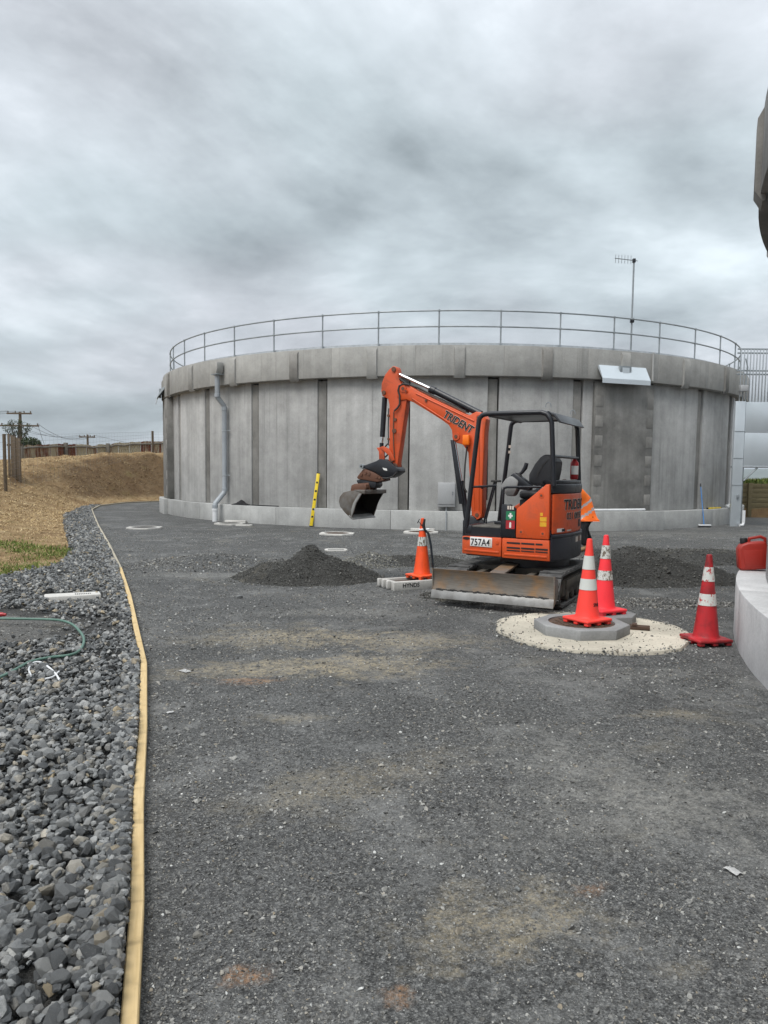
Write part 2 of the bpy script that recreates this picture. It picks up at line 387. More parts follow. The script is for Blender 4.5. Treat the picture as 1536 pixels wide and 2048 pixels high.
M['hair'] = simple('dark_hair', (0.03, 0.02, 0.015), None, 40, 0.6, 0, 0.4)
M['boot'] = simple('tan_boot_leather', (0.34, 0.22, 0.11), (0.22, 0.14, 0.07), 8, 0.7, 0, 0.1)
M['petrol'] = paint('red_can_plastic', (0.40, 0.026, 0.015), (0.09, 0.018, 0.014), 0.5, 0.42)
M['hose'] = simple('green_hose', (0.10, 0.19, 0.15), (0.07, 0.14, 0.11), 6, 0.5, 0, 0)
M['hosedark'] = simple('dark_hose', (0.03, 0.045, 0.055), None, 6, 0.5, 0, 0)
M['plastic'] = simple('clear_plastic_wrap', (0.70, 0.72, 0.72), (0.5, 0.52, 0.52), 20, 0.25, 0, 0.5, 30)
M['iron'] = simple('rusty_iron_lid', (0.12, 0.075, 0.05), (0.07, 0.05, 0.04), 12, 0.75, 0.3, 0.3, 40)
M['darkiron'] = simple('dark_iron_lid', (0.06, 0.058, 0.055), (0.04, 0.038, 0.036), 12, 0.75, 0.3, 0.3, 40)
M['paper'] = simple('white_paper_scrap', (0.75, 0.75, 0.74), None, 12, 0.8, 0, 0)
M['boxgrey'] = simple('grey_cabinet_enamel', (0.37, 0.38, 0.385), (0.33, 0.335, 0.34), 3, 0.5, 0, 0)
M['weathered_conc2'] = concrete('near_tank_coping', (0.22, 0.217, 0.21), (0.15, 0.148, 0.142), 0.4, 0.4)

def stone_mat(name, cols, tan=(0.30, 0.22, 0.12), sc=1.0, lo=0.45):
    """grey rock that differs from stone to stone"""
    t = NT(name); g = t.n('ShaderNodeNewGeometry'); oi = t.n('ShaderNodeObjectInfo'); v = t.coord()
    rnd = t.math('FRACT', t.math('ADD', g.outputs['Random Per Island'], oi.outputs['Random']))
    c = t.ramp(rnd, cols)
    ve = t.noise(v, 46/sc, 6, 0.7)
    c = t.mix(t.rmap(ve, 0.3, 0.72), c, t.mix(1.0, c, (2.1, 2.05, 1.95), 'MULTIPLY'))
    dust = t.rmap(t.noise(v, 12/sc, 4), 0.56, 0.75); c = t.mix(t.math('MULTIPLY', dust, 0.5), c, (0.24, 0.232, 0.21))
    vn = t.rmap(t.voro(v, 30/sc, 'DISTANCE_TO_EDGE', 'Distance'), 0.0, 0.02, 1.0, 0.0)
    vn = t.math('MULTIPLY', vn, t.rmap(t.noise(v, 8/sc, 2), 0.55, 0.65)); c = t.mix(t.math('MULTIPLY', vn, 0.5), c, (0.34, 0.34, 0.32))
    return t.end(c, 0.75, 0, t.bump(t.noise(v, 55/sc, 6, 0.75), 0.9, 0.008*sc), 0.4)
ROCK = [(0.0, (0.036, 0.039, 0.042)), (0.32, (0.072, 0.077, 0.081)), (0.60, (0.135, 0.142, 0.146)), (0.70, (0.20, 0.206, 0.208)), (0.84, (0.075, 0.076, 0.075)), (0.91, (0.16, 0.155, 0.14)), (0.955, (0.20, 0.165, 0.11)), (0.97, (0.26, 0.262, 0.255)), (1.0, (0.11, 0.12, 0.125))]
M['rock'] = stone_mat('drain_rock', ROCK)
CHIP = [(0.0, (0.048, 0.048, 0.047)), (0.45, (0.088, 0.089, 0.087)), (0.72, (0.135, 0.137, 0.134)), (0.88, (0.21, 0.212, 0.205)), (0.955, (0.13, 0.11, 0.08)), (0.985, (0.28, 0.29, 0.29)), (1.0, (0.36, 0.37, 0.37))]
M['chip'] = stone_mat('gravel_chip', CHIP, sc=0.4)
M['chipdark'] = stone_mat('dark_gravel_chip', [(0.0, (0.030, 0.030, 0.028)), (0.6, (0.048, 0.048, 0.044)), (0.9, (0.07, 0.07, 0.065)), (1.0, (0.12, 0.12, 0.115))], sc=0.4)
M['chippale'] = stone_mat('pale_gravel_chip', [(0.0, (0.075, 0.075, 0.068)), (0.6, (0.12, 0.12, 0.108)), (0.9, (0.17, 0.168, 0.15)), (1.0, (0.26, 0.255, 0.24))], sc=0.4)

def gravel_mat(name, dark, mid, light, patches=(), dust=(0.23, 0.205, 0.15), big=0.5):
    t = NT(name); v = t.coord()
    cell = t.voro(v, 190, out='Color'); sp = t.n('ShaderNodeSeparateColor'); t.l(cell, sp.inputs[0])
    cell2 = t.voro(v, 75, out='Color'); sp2 = t.n('ShaderNodeSeparateColor'); t.l(cell2, sp2.inputs[0])
    a = t.math('ADD', t.math('MULTIPLY', sp.outputs[0], 0.6), t.math('MULTIPLY', sp2.outputs[1], 0.4))
    c = t.ramp(a, [(0.12, dark), (0.5, mid), (0.76, tuple((x+y)/2 for x, y in zip(mid, light))), (0.92, light)])
    grain = t.rmap(t.noise(v, 26, 5, 0.78), 0.30, 0.70, 0.42, 1.60); cg = t.n('ShaderNodeCombineColor')
    for i in range(3): t.l(grain, cg.inputs[i])
    c = t.mix(1.0, c, cg.outputs[0], 'MULTIPLY')
    w = t.rmap(t.noise(v, 0.55, 5, 0.65, 0.6), 0.36, 0.66); c = t.mix(t.math('MULTIPLY', w, big), c, t.mix(1.0, c, (0.50, 0.50, 0.50), 'MULTIPLY'))
    w2 = t.rmap(t.noise(t.coord((1, 1, 1), (7.3, 2.1, 0)), 1.3, 6, 0.75, 0.5), 0.50, 0.72)
    c = t.mix(t.math('MULTIPLY', w2, 0.45), c, tuple(x*1.35 for x in light))
    w3 = t.rmap(t.noise(t.coord((1, 1, 1), (1.3, 9.1, 0)), 0.9, 6, 0.75, 0.3), 0.58, 0.74)
    c = t.mix(t.math('MULTIPLY', w3, 0.50), c, dust)
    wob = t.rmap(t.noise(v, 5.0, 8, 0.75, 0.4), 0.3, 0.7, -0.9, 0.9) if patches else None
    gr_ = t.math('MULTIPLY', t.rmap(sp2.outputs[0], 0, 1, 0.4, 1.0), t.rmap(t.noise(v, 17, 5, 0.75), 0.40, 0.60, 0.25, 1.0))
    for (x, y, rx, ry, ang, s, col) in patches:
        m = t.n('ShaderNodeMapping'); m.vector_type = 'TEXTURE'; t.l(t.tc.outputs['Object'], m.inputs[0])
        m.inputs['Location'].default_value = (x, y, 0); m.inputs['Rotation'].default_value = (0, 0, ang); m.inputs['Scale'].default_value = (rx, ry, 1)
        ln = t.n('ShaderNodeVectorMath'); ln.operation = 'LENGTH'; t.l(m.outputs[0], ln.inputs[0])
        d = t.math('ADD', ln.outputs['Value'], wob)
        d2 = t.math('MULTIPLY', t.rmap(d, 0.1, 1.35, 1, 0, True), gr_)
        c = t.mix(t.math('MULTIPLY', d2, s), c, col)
    h = t.math('ADD', t.voro(v, 190, out='Distance'), t.math('MULTIPLY', t.voro(v, 75, out='Distance'), 1.6))
    nb = t.bump(h, 0.75, 0.006); nb = t.bump(t.noise(v, 14, 4, 0.7), 0.55, 0.02, nb)
    return t.end(c, 0.92, 0, nb, 0.25)
TAN = (0.36, 0.31, 0.215); ORT = (0.36, 0.20, 0.10); PALE = (0.30, 0.295, 0.27); DRK = (0.035, 0.036, 0.036)
def pt(px, py, rx, ry, ang, s, col): g = gp(px, py); return (g.x, g.y, rx, ry, ang, s, col)
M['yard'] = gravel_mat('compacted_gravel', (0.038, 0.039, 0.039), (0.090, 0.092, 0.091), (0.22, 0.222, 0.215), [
    pt(560, 1275, 1.0, 0.45, 0.1, 0.95, TAN), pt(530, 1335, 0.85, 0.32, 0.25, 1.0, TAN), pt(490, 1362, 0.30, 0.12, 0.2, 0.7, ORT),
    pt(745, 1330, 0.7, 0.45, 0.3, 0.9, TAN), pt(800, 1280, 0.9, 0.4, 0, 0.8, TAN), pt(505, 1950, 0.10, 0.055, 0.4, 0.85, ORT),
    pt(800, 1990, 0.06, 0.05, 0.3, 0.85, ORT), pt(1185, 1777, 0.10, 0.05, 0.3, 0.6, ORT), pt(1000, 1840, 0.40, 0.25, 0.3, 0.7, TAN), pt(700, 1560, 0.8, 0.25, 0.6, 0.45, TAN), pt(1230, 1560, 0.5, 0.9, 0.5, 0.6, PALE), pt(1020, 1200, 2.6, 0.5, -0.1, 0.5, PALE), pt(700, 1225, 1.2, 0.35, 0.0, 0.5, PALE),
    pt(1365, 1935, 0.09, 0.06, 0.2, 0.5, TAN), pt(590, 1440, 0.25, 0.10, 0, 0.5, TAN), pt(1350, 1430, 0.35, 0.10, 0.1, 0.5, TAN),
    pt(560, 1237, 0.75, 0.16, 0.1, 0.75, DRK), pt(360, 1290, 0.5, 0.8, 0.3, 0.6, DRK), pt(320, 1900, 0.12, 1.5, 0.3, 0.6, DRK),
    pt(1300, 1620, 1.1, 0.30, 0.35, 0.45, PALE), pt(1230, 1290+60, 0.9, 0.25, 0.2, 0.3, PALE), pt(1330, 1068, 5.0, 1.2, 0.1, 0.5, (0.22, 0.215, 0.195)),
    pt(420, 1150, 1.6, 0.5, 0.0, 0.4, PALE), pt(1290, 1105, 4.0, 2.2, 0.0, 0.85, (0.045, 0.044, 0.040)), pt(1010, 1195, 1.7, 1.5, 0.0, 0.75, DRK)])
M['bedsoil'] = gravel_mat('bed_base_grit', (0.03, 0.03, 0.03), (0.055, 0.055, 0.053), (0.10, 0.10, 0.095))
M['path'] = gravel_mat('fine_grey_path', (0.07, 0.07, 0.067), (0.11, 0.11, 0.105), (0.17, 0.165, 0.155), [pt(40, 1300, 0.6, 0.3, 0.2, 0.7, (0.22, 0.14, 0.08))], big=0.3)
M['piledark'] = gravel_mat('dark_pile_grit', (0.022, 0.022, 0.020), (0.042, 0.042, 0.039), (0.075, 0.074, 0.070), big=0.2)
M['pilegrey'] = gravel_mat('grey_pile_grit', (0.05, 0.052, 0.052), (0.085, 0.088, 0.088), (0.15, 0.15, 0.148), big=0.2)
M['sand'] = concrete('cream_mortar_pad', (0.56, 0.52, 0.43), (0.42, 0.39, 0.32), 0.1, 0.7, 0.3)

def bank_mat():
    t = NT('strawed_bank'); v = t.coord()
    c = t.ramp(t.noise(v, 1.1, 8, 0.68, 0.4), [(0.28, (0.16, 0.102, 0.054)), (0.44, (0.30, 0.20, 0.098)), (0.58, (0.43, 0.31, 0.165)), (0.72, (0.52, 0.41, 0.25))])
    sp = t.n('ShaderNodeSeparateXYZ'); t.l(t.n('ShaderNodeNewGeometry').outputs['Normal'], sp.inputs[0])
    steep = t.rmap(sp.outputs[2], 0.93, 0.84)          # bare earth where the cut is steep
    c = t.mix(t.math('MULTIPLY', steep, 0.72), c, t.ramp(t.noise(v, 3.2, 7, 0.7), [(0.35, (0.050, 0.030, 0.018)), (0.6, (0.11, 0.066, 0.034)), (0.75, (0.17, 0.11, 0.058))]))
    st = t.noise(t.coord((30, 9, 9)), 2.0, 5, 0.7); c = t.mix(t.rmap(st, 0.35, 0.65), t.mix(1.0, c, (0.62, 0.62, 0.62), 'MULTIPLY'), c)
    cl = t.rmap(t.noise(v, 5.5, 6, 0.75, 0.5), 0.34, 0.64); c = t.mix(t.math('MULTIPLY', cl, 0.5), c, (0.12, 0.075, 0.038))
    gn = t.rmap(t.noise(v, 0.8, 6, 0.7), 0.58, 0.72); c = t.mix(t.math('MULTIPLY', gn, 0.4), c, (0.16, 0.15, 0.055))
    sx = t.n('ShaderNodeSeparateXYZ'); t.l(t.tc.outputs['Object'], sx.inputs[0])
    far = t.rmap(sx.outputs[1], 60, 110)
    c = t.mix(far, c, t.ramp(t.noise(v, 0.05, 6), [(0.35, (0.07, 0.10, 0.035)), (0.65, (0.15, 0.16, 0.06))]))
    return t.end(c, 0.95, 0, t.bump(t.noise(v, 16, 8, 0.75), 0.9, 0.06), 0.2)
M['bank'] = bank_mat()
M['hill'] = simple('far_hill_green', (0.06, 0.085, 0.045), (0.03, 0.05, 0.03), 0.004, 0.95, 0, 0)
def straw_mat(name, cols):
    t = NT(name); g = t.n('ShaderNodeNewGeometry')
    return t.end(t.ramp(g.outputs['Random Per Island'], cols), 0.85, 0, None, 0.2)
M['straw'] = straw_mat('dry_straw', [(0, (0.20, 0.13, 0.06)), (0.3, (0.36, 0.25, 0.12)), (0.7, (0.55, 0.41, 0.21)), (1, (0.66, 0.54, 0.33))])
M['grass'] = straw_mat('green_grass', [(0, (0.055, 0.095, 0.018)), (0.5, (0.10, 0.155, 0.030)), (0.9, (0.17, 0.20, 0.05)), (1, (0.30, 0.25, 0.11))])
M['leaf'] = straw_mat('dark_leaves', [(0, (0.02, 0.03, 0.014)), (0.6, (0.04, 0.055, 0.024)), (1, (0.07, 0.085, 0.04))])
M['bark'] = simple('grey_bark', (0.09, 0.075, 0.06), (0.05, 0.04, 0.034), 20, 0.9, 0, 0.3, 30)
M['wire'] = simple('fence_wire', (0.28, 0.29, 0.30), None, 5, 0.5, 0.5, 0)
M['cable'] = simple('power_cable', (0.05, 0.05, 0.055), None, 5, 0.6, 0, 0)

# ------------------------------------------------------------------ ground
BOARD = [(-0.62, 1.70), (-0.74, 2.10), (-0.93, 2.75), (-1.21, 3.62), (-1.54, 4.72), (-2.04, 6.30), (-2.36, 7.15), (-3.34, 9.76), (-4.43, 12.53), (-6.23, 16.84), (-8.46, 22.16), (-10.48, 27.03), (-12.16, 31.13), (-13.17, 34.73), (-13.23, 38.26), (-11.9, 40.69)]
FOOT = [(-9.5, -30), (-9.0, 2), (-8.0, 7.5), (-6.6, 10.6), (-6.0, 11.6), (-5.75, 12.7), (-5.95, 13.9), (-6.75, 16.0), (-8.9, 20.9), (-11.9, 27.8), (-13.7, 35), (-13.6, 39), (-11.5, 43.5), (-7, 48.5), (0, 52), (8, 53)]
def seg_dist(P, poly):
    """signed distance of points to a polyline, positive on its left-hand side when walked"""
    P = np.asarray(P, float); best = np.full(len(P), 1e18); sg = np.ones(len(P)); par = np.zeros(len(P))
    acc = 0.0
    for (a, b) in zip(poly[:-1], poly[1:]):
        a = np.array(a, float); b = np.array(b, float); d = b-a; L = np.hypot(*d)
        t = np.clip(((P-a) @ d)/(L*L), 0, 1); q = P-(a+t[:, None]*d); D = (q**2).sum(1)
        cr = d[0]*(P[:, 1]-a[1])-d[1]*(P[:, 0]-a[0])
        m = D < best; best[m] = D[m]; sg[m] = np.sign(cr[m]); par[m] = acc+t[m]*L; acc += L
    return np.sqrt(best)*np.where(sg >= 0, 1, -1), par
def sstep(x): x = np.clip(x, 0, 1); return x*x*(3-2*x)
def fbm(x, y, sc, seed=0.0, det=4):
    return np.array([mn.fractal(Vector((a*sc+seed, b*sc-seed, seed*0.7)), 1.0, 2.0, det) for a, b in zip(np.ravel(x), np.ravel(y))]).reshape(np.shape(x))
def terrain_z(x, y):
    x = np.asarray(x, float); y = np.asarray(y, float)
    P = np.stack([x.ravel(), y.ravel()], 1); s, _ = seg_dist(P, FOOT); s = s.reshape(x.shape)
    f = np.clip((y-10)/28, 0, 1)
    W = 12-7.8*f; H = 1.25+1.55*np.clip((y-24)/20, 0, 1)-0.085*np.clip(-14-x, 0, 9)*np.clip((y-22)/12, 0, 1)
    z = H*sstep((s+0.15)/W) + np.clip(s-W, 0, 40)*0.012
    near = np.hypot(x, y) < 90
    n = np.zeros_like(z)
    if near.any(): n[near] = fbm(x[near], y[near], 0.35, 3.1)*0.17 + fbm(x[near], y[near], 1.3, 9.1, 5)*0.09
    z = np.where(s > -0.5, z + n*np.clip(s/3, 0, 1) + 0.02*np.clip((s+0.25)/0.25, -6, 1), -0.15)
    # raised paddock behind the timber wall on the right, then the hilltop drops away
    z = np.where((x > 10.5) & (y > 31.3), 1.36 + np.clip(n, -.1, .1), z)
    r = np.hypot(x, y); z = z - np.clip((r-75)/400, 0, 1)**1.2*60
    return z
def grid_sheet(name, xs, ys, zf, m, smooth=True):
    X, Y = np.meshgrid(xs, ys); Z = zf(X, Y); nx, ny = len(xs), len(ys)
    i = np.arange(nx-1)[None, :] + nx*np.arange(ny-1)[:, None]; i = i.ravel()
    F = np.stack([i, i+1, i+nx+1, i+nx], 1)
    me = np_mesh(name, np.stack([X.ravel(), Y.ravel(), Z.ravel()], 1), F, smooth); me.materials.append(m)
    o = bpy.data.objects.new(name, me); C.objects.link(o); return o
def lines(core0, core1, step, reach, grow=1.25):
    a = list(np.arange(core0, core1+1e-6, step)); s = step
    while a[-1] < reach: s *= grow; a.append(a[-1]+s)
    s = step
    while a[0] > -reach: s *= grow; a.insert(0, a[0]-s)
    return np.array(a)
g = grid_sheet('ground', lines(-30, 16, 0.3, 6000), lines(5, 62, 0.3, 6000), terrain_z, M['bank']); tag(g, kind='structure')
def yard_z(x, y):
    x = np.asarray(x, float); y = np.asarray(y, float)
    return fbm(x, y, 0.6, 1.7, 3)*0.012 + fbm(x, y, 2.6, 4.2, 2)*0.005
yard = grid_sheet('gravel_yard', np.arange(-15, 26.01, 0.16), np.arange(-4, 31.2, 0.16), yard_z, M['yard']); tag(yard, kind='structure')
yb = grid_sheet('gravel_yard_behind_tank', np.arange(-15, 10.3, 0.6), np.arange(31.04, 54, 0.6), lambda x, y: np.zeros_like(x)+0.0, M['yard']); tag(yb, kind='structure')

# far hills on the right
def hills():
    xs = np.linspace(-2500, 6500, 140); ys = np.linspace(3200, 5200, 14)
    def zf(X, Y):
        return -60 + 175*np.sin(np.pi*(Y-3200)/2000)*(0.60+0.55*fbm(X, Y, 0.0011, 5.0, 4))
    h = grid_sheet('hills', xs, ys, zf, M['hill']); tag(h, kind='structure')
hills()

# ------------------------------------------------------------------ stones
def hull_variants(n, npts, squash=(1, 0.75, 0.55), jit=0.28):
    out = []
    for _ in range(n):
        t = bmesh.new()
        for k in range(npts):
            v = Vector((random.gauss(0, 1), random.gauss(0, 1), random.gauss(0, 1))).normalized()*(1-random.random()*jit)
            t.verts.new((v.x*squash[0]*random.uniform(.9, 1.1), v.y*squash[1], v.z*squash[2]))
        bmesh.ops.convex_hull(t, input=t.verts)
        for v in [v for v in t.verts if not v.link_faces]: t.verts.remove(v)
        bmesh.ops.triangulate(t, faces=t.faces[:]); t.verts.index_update()
        V = np.array([v.co[:] for v in t.verts]); T = np.array([[v.index for v in f.verts] for f in t.faces]); t.free()
        out.append((V, T))
    return out
def rand_rot(n, flat=0.0):
    """random rotations; flat > 0 keeps the short axis near upright"""
    a = RNG.uniform(0, 2*np.pi, n)
    if flat:
        tx = RNG.normal(0, flat, n); ty = RNG.normal(0, flat, n)
    else:
        tx = RNG.uniform(0, 2*np.pi, n); ty = RNG.uniform(0, 2*np.pi, n)
    ca, sa, cx, sx, cy, sy = np.cos(a), np.sin(a), np.cos(tx), np.sin(tx), np.cos(ty), np.sin(ty)
    o, l = np.zeros(n), np.ones(n)
    Rz = np.stack([np.stack([ca, -sa, o], 1), np.stack([sa, ca, o], 1), np.stack([o, o, l], 1)], 1)
    Rx = np.stack([np.stack([l, o, o], 1), np.stack([o, cx, -sx], 1), np.stack([o, sx, cx], 1)], 1)
    Ry = np.stack([np.stack([cy, o, sy], 1), np.stack([o, l, o], 1), np.stack([-sy, o, cy], 1)], 1)
    return Rx @ Ry @ Rz
def scatter(name, variants, P, S, Rm, m, parent=None):
    n = len(P); pick = RNG.integers(0, len(variants), n); VV, TT, off = [], [], 0
    for k, (V, T) in enumerate(variants):
        idx = np.where(pick == k)[0]
        if not len(idx): continue
        W = np.einsum('nij,vj->nvi', Rm[idx], V)*S[idx][:, None, None] + P[idx][:, None, :]
        VV.append(W.reshape(-1, 3)); TT.append((T[None] + (np.arange(len(idx))*len(V))[:, None, None] + off).reshape(-1, 3)); off += len(idx)*len(V)
    me = np_mesh(name, np.concatenate(VV), np.concatenate(TT)); me.materials.append(m)
    o = bpy.data.objects.new(name, me); C.objects.link(o)
    if parent is not None: o.parent = parent
    o['kind'] = 'stuff'
    return o
ROCKS = hull_variants(24, 24, (1, 0.78, 0.58), 0.20); PEB = hull_variants(12, 8, (1, 0.8, 0.6)); MID = hull_variants(14, 11, (1, 0.8, 0.6), 0.22)

# drain rock bed between timber edging and bank
BEDL = [(-4.2, 1.0), (-4.6, 5.0), (-7.6, 8.0), (-6.6, 10.7), (-5.95, 11.8), (-5.75, 12.7), (-5.95, 13.9), (-6.75, 16.0), (-8.95, 20.9), (-11.95, 27.8), (-13.75, 35)]
def bedx(poly, y):
    ys = np.array([p[1] for p in poly]); xs = np.array([p[0] for p in poly]); return np.interp(y, ys, xs)
def bed():
    bm = bm_(); ys = np.linspace(1.0, 35, 120); prev = None
    for y in ys:
        a, b = bedx(BEDL, y), bedx(BOARD, y)-0.02; row = []
        for k in range(13):
            x = a+(b-a)*k/12; row.append(bm.verts.new((x, y, 0.028+0.02*mn.noise(Vector((x*1.7, y*1.7, 0))))))
        if prev:
            for k in range(12): bm.faces.new((prev[k], prev[k+1], row[k+1], row[k]))
        prev = row
    o = obj('drain_rock_bed', bm, M['bedsoil'], None, 180); tag(o, kind='structure')
    # bare fine-gravel path showing through on the left
    def in_path(x, y): return ((x+4.7)/1.75)**2 + ((y-7.7)/1.0)**2 < 1 + 0.22*np.sin(x*4+y*3)+0.2*np.sin(x*9-y*7)+0.25*RNG.normal(0, 1, len(x))
    N = 84000
    y = 1.0 + 34*RNG.random(N)**1.75; a, b = bedx(BEDL, y), bedx(BOARD, y)
    x = a+(b-a-0.03)*RNG.random(N)
    nb_ = RNG.random(N) < 0.10; x[nb_] = b[nb_]-0.03-0.14*RNG.random(nb_.sum())
    keep = ~in_path(x, y)
    # thin out along the bank side
    edge = (x-a)/(b-a); keep &= (RNG.random(N) < np.clip(edge*7-0.25+0.5*np.sin(x*5.1+y*3.3)*np.sin(y*2.3-x*1.7), 0.05, 1)) | (y < 6)
    keep &= RNG.random(N) < np.clip((b-a)/2.2, 0.3, 1)
    # no stones on the sump top
    s = gp(150, 1195); keep &= ~((np.abs(x-s.x-0.07) < 0.24+0.07*RNG.normal(0, 1, N)) & (np.abs(y-s.y-0.03) < 0.075+0.02*RNG.normal(0, 1, N)))
    x, y = x[keep], y[keep]; n = len(x)
    size = np.clip(RNG.lognormal(np.log(0.0245), 0.40, n), 0.009, 0.055)
    heap = 0.035*np.sin(x*2.1+y*1.3)+0.03*np.sin(y*2.7-x*1.1)
    z = 0.035 + 0.055*RNG.random(n) + heap*0.6
    z = z+np.where((np.abs(x-s.x) < 0.42) & (np.abs(y-s.y-0.02) < 0.13), 0.055, 0.0)
    bmax = bedx(BOARD, y)-0.026-size*0.75*RNG.uniform(0.8, 1.3, n); x = np.minimum(x, bmax)
    P = np.stack([x, y, z], 1); Rm = rand_rot(n, 0.55)
    d = np.hypot(x, y)
    vis = (x/np.maximum(y, .1) > -0.50) & (y > 2.0)
    score = np.where(vis, size/np.maximum(d, 0.5)*(z+0.06), 0); top = set(np.argsort(-score)[:300].tolist())
    rest = np.array([i for i in range(n) if i not in top])
    nr = rest[y[rest] < 6.5]; fr = rest[y[rest] >= 6.5]
    scatter('stone_mass', ROCKS, P[nr], size[nr], Rm[nr], M['rock'], o); scatter('far_stone_mass', MID, P[fr], size[fr]*1.06, Rm[fr], M['rock'], o)
    metas = []
    for k, (V, T) in enumerate(ROCKS):
        me = np_mesh('stone', V, T); me.materials.append(M['rock']); metas.append(me)
    for i in sorted(top):
        q = bpy.data.objects.new('stone', metas[i % len(metas)]); C.objects.link(q); q.parent = o
        q.matrix_local = Matrix.Translation(Vector(P[i])) @ Matrix(Rm[i].tolist()).to_4x4() @ Matrix.Scale(float(size[i]), 4)
    pm = bm_(); pts = []
    prev = None
    for k in range(80):
        a = 2*math.pi*k/80; w = 1+0.16*mn.noise(Vector((2*math.cos(a), 2*math.sin(a), 1)))+0.06*mn.noise(Vector((9*math.cos(a), 9*math.sin(a), 1))); pts.append(pm.verts.new((-4.7+2.0*w*math.cos(a), 7.7+1.15*w*math.sin(a), 0.012)))
    c = pm.verts.new((-4.7, 7.7, 0.07))
    for k in range(80): pm.faces.new((pts[k], pts[(k+1) % 80], c))
    bmesh.ops.subdivide_edges(pm, edges=pm.edges[:], cuts=3, use_grid_fill=True)
    for v_ in pm.verts: v_.co.z += 0.012*mn.noise(v_.co*3.0)
    p = obj('path', pm, M['path'], None, 180); tag(p, kind='structure')
    m = 5000; a = RNG.uniform(0, 2*np.pi, m); r = np.sqrt(RNG.random(m))*1.1; z = np.clip(0.072-0.058*r, 0.02, 1)
    scatter('path_chips', PEB, np.stack([-4.7+1.95*r*np.cos(a), 7.7+1.12*r*np.sin(a), z], 1), np.clip(RNG.lognormal(np.log(0.008), 0.5, m), 0.003, 0.03), rand_rot(m, 0.4), M['chip'], p)
bed()

# loose chips over the yard
def chips():
    N = 210000
    y = 1.3*np.exp(RNG.random(N)*math.log(22/1.3)); w = 0.62*y+0.4
    x = RNG.uniform(-1, 1, N)*w
    keep = (x > bedx(BOARD, y)+0.04)
    keep &= np.hypot(x-15.2, y-2.94) > 12.55
    keep &= ~(np.hypot(x-2.24, y-7.95) < 1.06)
    x, y = x[keep], y[keep]; n = len(x)
    nz = np.array([mn.noise(Vector((a*0.9, b*0.9, 4.0)))+0.5*mn.noise(Vector((a*2.3, b*2.3, 8.0))) for a, b in zip(x, y)])
    edge = np.exp(-(x-bedx(BOARD, y))/0.25)
    k = RNG.random(n) < np.clip(0.55+0.75*nz+0.6*edge, 0.10, 1); x, y, edge = x[k], y[k], edge[k]; n = len(x)
    s = np.clip(RNG.lognormal(np.log(0.0050), 0.45, n)*np.clip(y/3.0, 0.9, 6)**0.65, 0.002, 0.019)
    bigger = RNG.random(n) < (0.006+0.045*edge); s[bigger] *= RNG.uniform(1.4, 2.3, bigger.sum())
    P = np.stack([x, y, yard_z(x, y)+s*0.12], 1)
    scatter('gravel_chips', PEB, P, s, rand_rot(n, 0.35), M['chip'], yard)
    for (px, py, r) in [(395, 1873, .022), (1036, 1780, .017), (480, 1196, .05), (440, 1285+20, .02), (330, 1420+40, .03), (365, 1415, .028), (370, 1745, .014), (340, 1650, .016), (1380, 1995, .014), (335, 1560, .018), (600, 1735, .010), (1000, 1590, .012)]:
        q = gp(px, py); V, T = random.choice(ROCKS)
        me = np_mesh('stone', V*r, T); me.materials.append(M['chip'] if random.random() < .4 else M['rock'])
        o = bpy.data.objects.new('stone', me); C.objects.link(o); o.parent = yard; o.location = (q.x, q.y, r*0.35); o.rotation_euler = (0.2, 0.1, random.random()*6)
chips()

# ------------------------------------------------------------------ timber edging
def edging():
    runs = [(BOARD[0:6], 'pine', 'pale pine edging board in the foreground beside the rock bed'),
            (BOARD[5:9], 'pine', 'pale pine edging board beyond the bend, beside the dark gravel pile'),
            (BOARD[8:12], 'pinegrey', 'greyed edging board along the path towards the bank'),
            (BOARD[11:16], 'pinegrey', 'far curved edging strip at the foot of the bank')]
    for pts, m, lab in runs:
        bm = bm_(); w = 0.026; h0, h1 = -0.05, 0.062
        P = [Vector((p[0], p[1], 0)) for p in pts]; prev = None
        for i, p in enumerate(P):
            d = (P[min(i+1, len(P)-1)]-P[max(i-1, 0)]).normalized(); nrm = Vector((d.y, -d.x, 0))
            if i == 0 and pts is not runs[0][0]: p = p + d*0.004
            wob = 0.0 if m == 'pine' else 0.012*math.sin(i*2.3)
            row = [bm.verts.new(p+nrm*(s*w)+Vector((wob, 0, z))) for s, z in ((-1, h0), (1, h0), (1, h1-0.005), (0.82, h1), (-0.82, h1), (-1, h1-0.005))]
            if prev:
                for k in range(6): bm.faces.new((prev[k], prev[(k+1) % 6], row[(k+1) % 6], row[k]))
            else: bm.faces.new(row[::-1])
            prev = row
        bm.faces.new(prev); bmesh.ops.recalc_face_normals(bm, faces=bm.faces[:])
        # origin on the board, long axis along local x for the grain
        ang = math.atan2(P[-1].y-P[0].y, P[-1].x-P[0].x); T = Matrix.Translation(P[0]) @ Matrix.Rotation(ang, 4, 'Z')
        bm.transform(T.inverted()); o = obj('timber_edging', bm, M[m], None, 30); o.matrix_world = T
        tag(o, lab, 'edging board', 'timber edging between path and rock bed')
edging()

